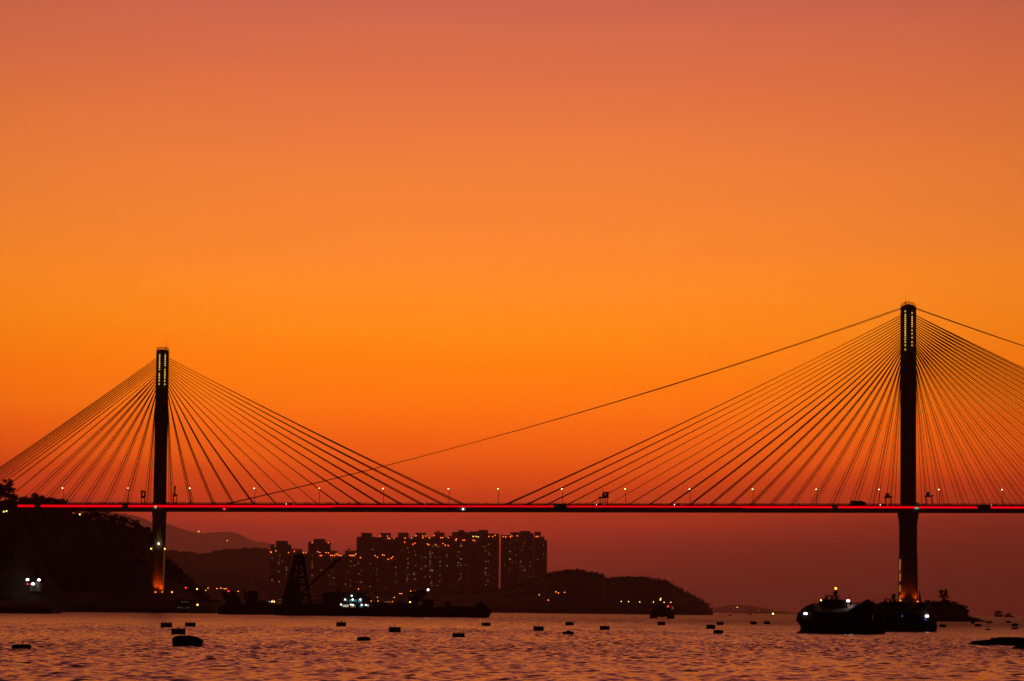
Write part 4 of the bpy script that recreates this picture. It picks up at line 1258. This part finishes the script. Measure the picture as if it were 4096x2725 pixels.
# the left barge with the raised ramp ---------------------------------------
f = Px(1000, 2458.5)
g = empty('ramp_barge', f.o, 0, 'black barge with a slanted raised ramp and a square wheelhouse, leftmost of the moored vessels', 'barge')
MB().prism(f.poly([(876, 2460), (873, 2432), (880, 2421), (900, 2418), (1098, 2421), (1190, 2425), (1196, 2462)]), -6, 8, .97).build('hull', 'hull', g)
MB().prism(f.poly([(884, 2367.5), (945, 2368.5), (974, 2419), (910, 2419)]), -5.5, -2.5).build('ramp', 'rust', g)
m = MB(); strut(m, f, (926.5, 2368), (926, 2354), -4, .3); strut(m, f, (893, 2368), (893.5, 2360), -4, .15); m.build('ramp_winch', 'steel', g)
m = MB(); strut(m, f, (977, 2420), (977, 2355), 0, .42); strut(m, f, (985, 2420), (979, 2368), .5, .25); strut(m, f, (978, 2380), (990, 2392), 0, .2); m.build('mast', 'steel', g)
w_ = MB().prism(f.poly([(987, 2420), (989, 2374), (994, 2364), (1008, 2362.5), (1031, 2366), (1030, 2392), (1034, 2421)]), -4, 4, .96).build('wheelhouse', 'hull', g)
MB().prism(f.poly([(993, 2380), (994, 2370), (1026, 2371), (1026, 2380)]), -4.03, 4.03).build('window', 'glass', w_)
MB().prism(f.poly([(1028, 2422), (1040, 2405.5), (1052, 2404), (1068, 2406), (1082, 2415), (1098, 2422.5)]), -5, 6, .75).build('cargo_heap', 'sand', g)

# the derrick crane barge ----------------------------------------------------
f = Px(1300, 2463)
g = empty('derrick_barge', f.o, 0, 'black derrick crane barge with a tall tapering lattice tower, a long jib and lit cabins', 'barge')
MB().prism(f.poly([(1106, 2466), (1103, 2430), (1112, 2418), (1290, 2416), (1300, 2430), (1525, 2432), (1527, 2468)]), -9, 9, .98).build('hull', 'hull', g)
fr = empty('x')
bpy.data.objects.remove(fr)
for y in (-3.0, 3.0):
    m = MB()
    L_ = lambda v: (1129 + (2412 - v) / 189 * 52, v)
    R_ = lambda v: (1242 - (2412 - v) / 189 * 34, v)
    strut(m, f, (1133, 2418), (1184, 2222), y, 1.15); strut(m, f, (1241, 2418), (1206, 2222), y, .75)
    strut(m, f, (1195, 2300), (1195, 2222), y, .85)
    for v, r in ((2224, .9), (2232, 1.0), (2240, .9), (2257, .55), (2283.5, .6), (2311, .75), (2340, .8), (2378, .9)):
        a, b = L_(v), R_(v)
        strut(m, f, (a[0] + 3, v), (b[0] - 2, v), y, r)
    for v in (2244, 2248, 2252): strut(m, f, (L_(v)[0] + 8, v), (R_(v)[0] - 6, v), y, .6)
    strut(m, f, (1170, 2298), (1198, 2283), y, .3); strut(m, f, (1172, 2312), (1192, 2300), y, .3)
    strut(m, f, (1205, 2400), (1215, 2378), y, .5); strut(m, f, (1238, 2398), (1226, 2378), y, .4)
    m.build('lattice_tower', 'steel', g)
m = MB()
for v in (2224, 2283.5, 2340, 2390):
    for X_ in (L_(v)[0] + 3, R_(v)[0] - 2):
        x, z = f.pt(X_, v); m.tube([(x, -2.9, z), (x, 2.9, z)], .35, 5)
m.build('cross_ties', 'steel', g)['kind'] = 'stuff'
MB().prism(f.poly([(1131, 2417), (1155, 2322), (1198, 2318), (1200, 2344), (1198, 2380), (1206, 2390), (1203, 2417)]), -2.4, 2.4).build('machinery_house', 'hull', g)
x, z = f.pt(1195, 2223); MB().tube([(x, 0, z), (x + .2, 0, f.pt(1195, 2211)[1])], .25, 5, .08).build('top_mast', 'steel', g)
m = MB()
A0, A1 = (1210, 2369), (1362, 2233)
for dy, dn in ((-.8, 2.2), (.8, 2.2), (0, -2.6)):
    strut(m, f, (A0[0], A0[1] + dn * .4), (1330, 2259 + dn * 1.6), -3.6 + dy, .36)
    strut(m, f, (1330, 2259 + dn * 1.6), (A1[0], A1[1] + dn * .6), -3.6 + dy, .34)
for k in range(26):
    t_ = k / 26; a = (A0[0] + (A1[0] - A0[0]) * t_, A0[1] + (A1[1] - A0[1]) * t_); t2 = (k + 1) / 26
    b = (A0[0] + (A1[0] - A0[0]) * t2, A0[1] + (A1[1] - A0[1]) * t2)
    s_ = 2.6 if k % 2 else -2.6
    strut(m, f, (a[0], a[1] + s_), (b[0], b[1] - s_), -3.6, .26, 4)
m.build('jib', 'steel', g)
m = MB().prism(f.poly([(1352, 2236), (1358, 2230), (1366, 2231), (1358, 2251), (1353, 2251), (1356, 2241)]), -4.3, -2.9)
m.prism(f.poly([(1331, 2246), (1337, 2242), (1346, 2247), (1341, 2254), (1333, 2251)]), -4.35, -2.85)
m.build('jib_head', 'steel', g)
m = MB(); strut(m, f, (1355, 2250), (1355.5, 2300), -3.6, .05, 4); m.build('hoist_rope', 'cable', g)
m = MB(); strut(m, f, (1200, 2226), (1333, 2248), -3.0, .06, 4); m.build('topping_rope', 'cable', g)
m = MB()
for u in np.arange(1160, 1290, 6): strut(m, f, (u, 2418), (u, 2400), -6.5, .13, 4)
for v in (2400, 2408): strut(m, f, (1155, v), (1292, v), -6.5, .14, 4)
for u in np.arange(1160, 1284, 12): strut(m, f, (u, 2416), (u + 6, 2401), -6.5, .11, 4)
m.build('handrail', 'steel', g)
ho_ = MB().prism(f.poly([(1292, 2434), (1293, 2378), (1286, 2376), (1287, 2373.5), (1306, 2372), (1312, 2367.5), (1326, 2369), (1342, 2371), (1375, 2369), (1400, 2370.5), (1463, 2372), (1466, 2384), (1470, 2399), (1474, 2386), (1479, 2388), (1480, 2434)]), -5, 5, .98)
ho_ = ho_.build('deckhouse', 'hull', g)
m = MB(); strut(m, f, (1346, 2371), (1349, 2354), 0, .4); strut(m, f, (1360, 2371), (1356, 2354), 0, .4); strut(m, f, (1348, 2356), (1357, 2356), 0, .3); m.build('funnel', 'hull', g)
for u, v, r in ((1407.5, 2384, .42), (1381, 2399, .42), (1411, 2399, .46), (1442, 2399, .44), (1365, 2419, .40), (1404, 2419.5, .38), (1413, 2420.5, .42), (1447, 2420, .40), (1465.5, 2420.5, .38)):
    lamp(f, u, v, -5.6, r * .85, 'work_l', ho_, 'deck_lamp')
for u, v, w_, h_, m_ in ((1379, 2424, 1.0, .6, 'cabin_warm'), (1390, 2424, .7, .6, 'cabin_warm'), (1409, 2426, .6, .6, 'beacon_dim'), (1446, 2425, .7, .6, 'cabin_teal'), (1461, 2422, 1.0, .3, 'cabin_teal'), (1373, 2424, .3, .6, 'cabin_teal'), (1418, 2425, .7, .5, 'cabin_teal'),
                         (1440, 2404, 1.0, .8, 'cabin_teal'), (1405, 2403, 1.0, .5, 'cabin_teal'), (1419, 2403, 1.0, .5, 'cabin_teal'), (1387, 2402, .4, .5, 'cabin_teal'), (1472, 2423, .5, .5, 'cabin_warm')):
    if m_ == 'beacon_dim' and m_ not in M: M[m_] = glow('dim_orange_cabin', (.9, .25, .05), .4)
    x, z = f.pt(u, v); MB().box(x - w_, x + w_, -5.12, -5.01, z - h_, z + h_).build('lit_window', m_, ho_)

# the loaded sand barge ---------------------------------------------------------
f = Px(1700, 2468.5)
g = empty('sand_barge', f.o, 0, 'black sand barge carrying two heaps and a slanting conveyor boom, bow pointing right', 'barge')
MB().prism(f.poly([(1502, 2470), (1500, 2432), (1640, 2431), (1690, 2432), (1740, 2433), (1905, 2434), (1938, 2432), (1950, 2437), (1967.5, 2440), (1965, 2452), (1952, 2472)]), -7, 7, .97).build('hull', 'hull', g)
MB().prism(f.poly([(1484, 2434), (1492, 2409), (1500, 2411), (1522, 2412), (1536, 2413), (1552, 2423.5), (1560, 2424.5), (1578, 2414), (1594, 2407), (1606, 2406), (1622, 2412), (1640, 2419), (1690, 2424), (1700, 2433)]), -6, 6, .8).build('sand_heap', 'sand', g)
for y in (-1.6, 1.6):
    m = MB()
    strut(m, f, (1637, 2426), (1637, 2374), y, .32); strut(m, f, (1636, 2373), (1668, 2372), y, .5); strut(m, f, (1666, 2372), (1690, 2366), y, 1.0); strut(m, f, (1690, 2366), (1701, 2366), y, 1.1)
    strut(m, f, (1701, 2370), (1655, 2420), y, 1.1); strut(m, f, (1690, 2370), (1648, 2408), y, 1.2); strut(m, f, (1676, 2374), (1640, 2400), y, .9)
    strut(m, f, (1638, 2396), (1662, 2396), y, .5); strut(m, f, (1664, 2374), (1662, 2396), y, .35); strut(m, f, (1667, 2405), (1667, 2432), y, .4); strut(m, f, (1640, 2404), (1650, 2424), y, .9)
    m.build('conveyor_boom', 'rust', g)
MB().prism(f.poly([(1634, 2402), (1652, 2402), (1666, 2414), (1650, 2428), (1634, 2428)]), -1.5, 1.5).build('hopper', 'rust', g)
w_ = MB().prism(f.poly([(1688, 2434), (1690, 2408), (1684, 2404), (1686, 2400.5), (1735, 2401), (1737, 2405), (1733, 2408), (1734, 2434)]), -4, 4, .97).build('wheelhouse', 'hull', g)
m = MB(); strut(m, f, (1708, 2401), (1709, 2372), 0, .1); m.build('mast', 'steel', g)
lamp(f, 1711, 2360.5, -.4, .48, 'white_l', g, 'masthead_lamp')
m = MB(); strut(m, f, (1709, 2374), (1711, 2362), -.1, .09); m.build('mast', 'steel', g)
lamp(f, 1640, 2409, -2.4, .3, 'yellow', g, 'deck_lamp')
MB().prism(f.poly([(1776, 2405), (1799, 2403), (1797, 2422), (1777, 2423)]), -2.5, 2.5, .95).build('control_cabin', 'hull', g)
m = MB(); strut(m, f, (1782, 2423), (1781, 2434), 0, .5); strut(m, f, (1793, 2422), (1794, 2434), 0, .5); m.build('cabin_frame', 'steel', g)
MB().prism(f.poly([(1735, 2435), (1745, 2426), (1790, 2423), (1815, 2424), (1840, 2427), (1860, 2424), (1880, 2426), (1897, 2428), (1905, 2435)]), -5, 5, .8).build('cargo_heap', 'sand', g)
MB().prism(f.poly([(1895, 2434.5), (1898, 2421), (1905, 2420), (1907, 2411), (1918, 2408), (1932, 2410), (1939, 2421), (1946, 2424), (1950, 2437)]), -4, 4, .94).build('forecastle', 'hull', g)

# far boats ------------------------------------------------------------------------
for u, v, w_, hgt, lab, lm in ((2920, 2450.5, 18, 5, 'tiny dark boat on the horizon just right of the headland tip', None), (3090, 2454.5, 22, 7, 'small boat with a yellow lamp, left of the ferries near the horizon', 'yellow'),
                               (3000, 2447, 14, 6, 'tiny boat with a dim lamp far off against the low islets', None)):
    f = Px(u, v, 4200 if u != 3000 else 6000)
    g = empty('small_boat', f.o, 0, lab, 'boat', 'small boats near the horizon')
    MB().prism(f.poly([(u - w_ / 2, v - 2.4), (u - w_ / 2 + 3, v + 1.2), (u + w_ / 2 - 2, v + 1.2), (u + w_ / 2 + 1, v - 2.8)]), -1, 1.5, .8).build('hull', 'hull', g)
    MB().prism(f.poly([(u - 3, v - 2.3), (u - 2, v - hgt), (u + 4, v - hgt), (u + 5, v - 2.4)]), -.7, 1, .9).build('cabin', 'hull', g)
    if lm: lamp(f, u + 2, v - hgt - 2.5, -.8, 1.1, lm, g, 'lamp')
for u, v, D, m, lab in ((2932, 2430.5, 19500, 'win_y', 'left one of two dim lamps on the low far islet'), (2949, 2429.5, 19500, 'yellow', 'right one of two lamps on the low far islet'),
                        (3036, 2443, 19500, 'win_y', 'dim lamp on the farthest islet, beyond the small boat'), (3104, 2441.5, 19500, 'win_y', 'faint lamp far off right of the small boat\'s yellow lamp')):
    g = empty('shore_lamp', P(u, v, D), 0, lab, 'lamp'); MB().ball((0, 0, 0), 3.2 if m == 'win_y' else 2.0, 7, 5).build('lamp_head', m, g); MB().tube([(0, 0, -16), (0, 0, -1.9)], .6, 5).build('pole', 'steel', g)
f = Px(3995, 2469, 9000)
g = empty('cargo_ship', f.o, 0, 'hazy far ship with a tall rounded load, at the right horizon', 'ship', 'far ships at the right')
MB().prism(f.poly([(3979, 2472), (3977, 2461), (4013, 2460), (4010, 2472)]), -4, 6, .9).build('hull', 'rust', g)
MB().prism(f.poly([(3978, 2461.5), (3979, 2451), (3985, 2444), (3993, 2443), (4003, 2445), (4012, 2452), (4013, 2460)]), -3.5, 5.5, .7).build('cargo', 'rust', g)
for u, v in ((4006, 2455.5), (4010, 2455)): lamp(f, u, v, -4.2, 1.1, 'win_y', g, 'deck_lamp')
f = Px(4038, 2470, 8500)
g = empty('cargo_ship', f.o, 0, 'hazy long low far ship, right of the tall loaded one', 'ship', 'far ships at the right')
MB().prism(f.poly([(4018, 2471), (4016, 2462), (4058, 2466), (4052, 2472)]), -4, 6, .9).build('hull', 'rust', g)
MB().prism(f.poly([(4021, 2462), (4024, 2455), (4031, 2456), (4033, 2453.5), (4041, 2454), (4044, 2461), (4050, 2465)]), -3, 5, .85).build('deckhouse', 'rust', g)

# sampans at the lower right ----------------------------------------------------
f = Px(3990, 2583)
g = empty('flat_boat', f.o, 0, 'long flat black boat lying low at the right edge, with a raised middle deck', 'boat', 'moored flat boats at the right edge')
MB().prism(f.poly([(3876, 2581), (3882, 2574), (3893, 2565), (3964, 2558), (4170, 2556), (4176, 2590), (3890, 2587)]), -1.2, 1.2, .93).build('hull', 'wood', g)
MB().prism(f.poly([(3964.5, 2559), (3966, 2552.5), (3985, 2552), (4000, 2549), (4066, 2549), (4098, 2551), (4150, 2551), (4152, 2557.5)]), -1.0, 1.0, .97).build('deckhouse', 'wood', g)
m = MB()
for u in (3905, 3925, 3948): strut(m, f, (u, 2564), (u, 2559.5), -.8, .035, 5)
m.build('bollards', 'wood', g)['kind'] = 'stuff'
f = Px(4090, 2599)
g = empty('flat_boat', f.o, 0, 'nearer black boat mostly cut off by the right edge, below the long flat one', 'boat', 'moored flat boats at the right edge')
MB().prism(f.poly([(4045, 2598), (4056, 2589), (4067, 2583), (4096, 2581), (4190, 2580), (4196, 2603), (4060, 2602)]), -1.0, 1.0, .93).build('hull', 'wood', g)
MB().prism(f.poly([(4110, 2581), (4112, 2571), (4170, 2571), (4172, 2580.5)]), -.7, .7, .95).build('deckhouse', 'wood', g)

# buoys -------------------------------------------------------------------------
def drum(dome=0.0):
    g = empty('mooring_buoy', (0, 0, 0), 0, '', 'buoy')
    # a steel drum two metres across, one metre high, standing .85 m out of the water
    MB().lathe([(.96, -.35), (1.0, -.3), (1.0, .74), (.97, .80), (.80, .80 + dome * .6), (.4, .80 + dome), (.05, .80 + dome)], 28).build('drum', 'rust', g)
    m = MB()
    for z in (.12, .60):
        m.lathe([(1.004, z - .05), (1.03, z - .03), (1.03, z + .03), (1.004, z + .05)], 28)
    m.build('fender_bands', 'rubber', g)['kind'] = 'stuff'
    for a in (0.3, 2.2, 3.9, 5.3):
        x, y = .86 * math.cos(a), .86 * math.sin(a)
        MB().tube([(x, y, .78), (x, y, .93)], .05, 6).build('bollard', 'steel', g)
    m = MB()
    pts = [(.16 * math.cos(t), 0, .80 + dome + .10 + .13 * math.sin(t)) for t in np.linspace(-.6, math.pi + .6, 9)]
    m.tube(pts, .035, 6).build('lifting_ring', 'steel', g)
    return g


DR, DD = drum(0), drum(.12)
UD = {DR.name: [], DD.name: []}
BU = [(640, 686, 2493.7, 2512, 0, 'drum buoy, left one of the two farther drums above the big rounded buoy'),
      (682.6, 738.6, 2518, 2539.5, 0, 'drum buoy floating directly behind the big rounded buoy'),
      (737.7, 780, 2492.8, 2508.7, 0, 'drum buoy, right one of the two farther drums above the big rounded buoy'),
      (1344, 1383, 2491, 2506.8, 0, 'small drum buoy in front of the barge with lit cabins'),
      (1554.7, 1602, 2511.5, 2531.5, 0, 'tall-sided drum buoy in front of the left sand heap'),
      (1926.6, 1962, 2493, 2505, 0, 'small drum buoy just in front of the sand barge\'s bow'),
      (1809.5, 1858.5, 2534.6, 2551, 0, 'drum buoy floating nearest us below the sand barge\'s forecastle'),
      (2133.5, 2175.5, 2508, 2525, 0, 'drum buoy straight below the rightmost apartment tower'),
      (2262, 2294.5, 2490, 2502.7, 0, 'small far drum buoy above the pointed float'),
      (2399.5, 2439, 2506.6, 2522, 0, 'drum buoy between the pointed float and the small end-on ferry'),
      (2631, 2662, 2490, 2502, 0, 'small drum buoy right below the small end-on ferry'),
      (2826, 2862, 2503, 2517.4, 1, 'dome-topped drum buoy, middle one of the cluster below the headland tip'),
      (2867, 2895.4, 2490, 2501.5, 0, 'small flat drum buoy, farthest of the cluster below the headland tip'),
      (2855, 2894, 2524, 2537, 1, 'long low drum buoy, nearest of the cluster below the headland tip'),
      (3002, 3028, 2489, 2499, 1, 'small dome-topped drum buoy, left one of the pair ahead of the ferries'),
      (3056, 3081, 2487.5, 2498, 0, 'small flat-topped drum buoy, right one of the pair ahead of the ferries'),
      (3759.5, 3786.5, 2499.5, 2510.7, 0, 'drum buoy just off the farther ferry\'s stern'),
      (3883, 3902, 2488, 2495, 0, 'tiny drum buoy close under the island\'s pointed tip'),
      (3901, 3926.5, 2498.6, 2507, 0, 'drum buoy right of the island tip, a little nearer than the tiny ones'),
      (3949, 3969, 2486.5, 2493.5, 0, 'tiny drum buoy just beyond the island\'s pointed tip'),
      (4025.6, 4044.6, 2485.6, 2492.6, 0, 'tiny drum buoy below the far long low ship'),
      (4049, 4073.5, 2497, 2507, 1, 'drum buoy near the right edge, upper one of two'),
      (4048, 4073, 2511.6, 2518.6, 0, 'low drum buoy near the right edge, lower one of two')]
for u0, u1, v0, v1, dm, lab in BU:
    proto = DD if dm else DR
    c = W((u0 + u1) / 2, v1 - .5); k = c.y / F_PX
    w_ = (u1 - u0) * k / 2.0; h_ = (v1 - v0) * k / .74
    o = place(proto, UD[proto.name], (c.x, c.y + w_, 0), random.uniform(0, 6), (w_, w_, h_), lab, 'mooring buoys on the water')

# the big rounded buoy, a shape of its own
f = Px(746, 2588); f.v = 2588
g = empty('mooring_buoy', f.o + Vector((0, 0, .10)), 0, 'big black rounded buoy with an overhanging right shoulder, largest of them all', 'buoy', 'mooring buoys on the water')
MB().prism(f.poly([(688, 2594), (688, 2568), (684.5, 2563), (690, 2555), (700, 2549), (716, 2547), (756, 2547.5), (780, 2553), (796, 2560), (807.5, 2571), (805, 2577), (801, 2579), (801, 2594)]), 0, 2.2, .86).build('float', 'rubber', g, True)
m = MB()
for u in (716, 752): strut(m, f, (u, 2549), (u, 2545), 1.0, .04, 5)
m.build('lifting_eyes', 'steel', g)['kind'] = 'stuff'
for u0, u1, v0, v1, shape, lab in (
        (1427, 1481, 2552, 2566, [(0, 1), (0, .25), (.12, .05), (.3, .0), (.85, .06), (1, .3), (.96, 1)], 'low flat black float, nearest us below the barge with lit cabins'),
        (2250.6, 2296, 2524, 2539.7, [(.04, 1), (0, .55), (.14, .42), (.34, .3), (.42, .1), (.52, 0), (.62, .12), (.68, .3), (.9, .4), (1, .6), (.94, 1)], 'low pointed black float with a peaked middle'),
        (3940.5, 3965.6, 2516, 2522, [(.06, 1), (0, .6), (.38, .5), (.44, .1), (.5, -.2), (.56, .1), (.62, .5), (1, .6), (.94, 1)], 'tiny peaked float with a thin mast off the island tip'),
        (45, 120, 2584, 2600.6, [(.03, 1), (0, .55), (.03, .2), (.12, 0), (.88, 0), (.97, .2), (1, .55), (.96, 1)], 'long low black float at the left with a bird standing on it')):
    f = Px((u0 + u1) / 2, v1 - .5)
    g = empty('mooring_buoy', f.o + Vector((0, 0, .13)), 0, lab, 'buoy', 'low floats on the water')
    pts = [(u0 + (u1 - u0) * a, v0 + (v1 - v0) * b + (3 if b == 1 else 0)) for a, b in shape]
    MB().prism(f.poly(pts), 0, 1.1, .85).build('float', 'rubber', g)
    if u0 > 3900:
        m = MB(); strut(m, f, (3953, 2515), (3952, 2500), .5, .03, 5); m.build('mast', 'steel', g)
    x, z = f.pt((u0 + u1) / 2 + (u1 - u0) * .3, v0 + (v1 - v0) * (.08 if u0 < 2000 else .4))
    MB().tube([(x, .5, z - .02), (x, .5, z + .10)], .05, 6).build('bollard', 'steel', g)
    if u0 == 45:
        bx, bz = f.pt(85.5, 2583.6)
        b = empty('bird', f.o + Vector((bx, .55, bz + .13)), 0, 'small dark bird standing on the long low float at the left', 'bird')
        prof = [(-.16, .10), (-.08, .15), (-.02, .20), (.05, .22), (.065, .27), (.10, .285), (.13, .265), (.165, .255), (.13, .245), (.11, .20), (.09, .13), (.03, .085), (-.05, .085)]
        MB().prism(prof, -.05, .05, .55).build('body', 'feather', b, True)
        for y in (-.02, .02): MB().tube([(.02, y, 0), (.025, y, .10)], .008, 5).build('leg', 'feather', b)

# two lone lights high on the far mountain
for u, v, lab in ((795, 2126, 'lone yellow light on the pale mountain ridge'), (909, 2163, 'fainter yellow light low on the pale mountain slope')):
    g = empty('mountain_lamp', P(u, v, 54000), 0, lab, 'lamp')
    MB().ball((0, 0, 0), 9 if v < 2150 else 6, 7, 5).build('lamp_head', 'yellow', g)
    MB().tube([(0, 0, -60), (0, 0, -8)], 2.0, 5).build('pole', 'steel', g)
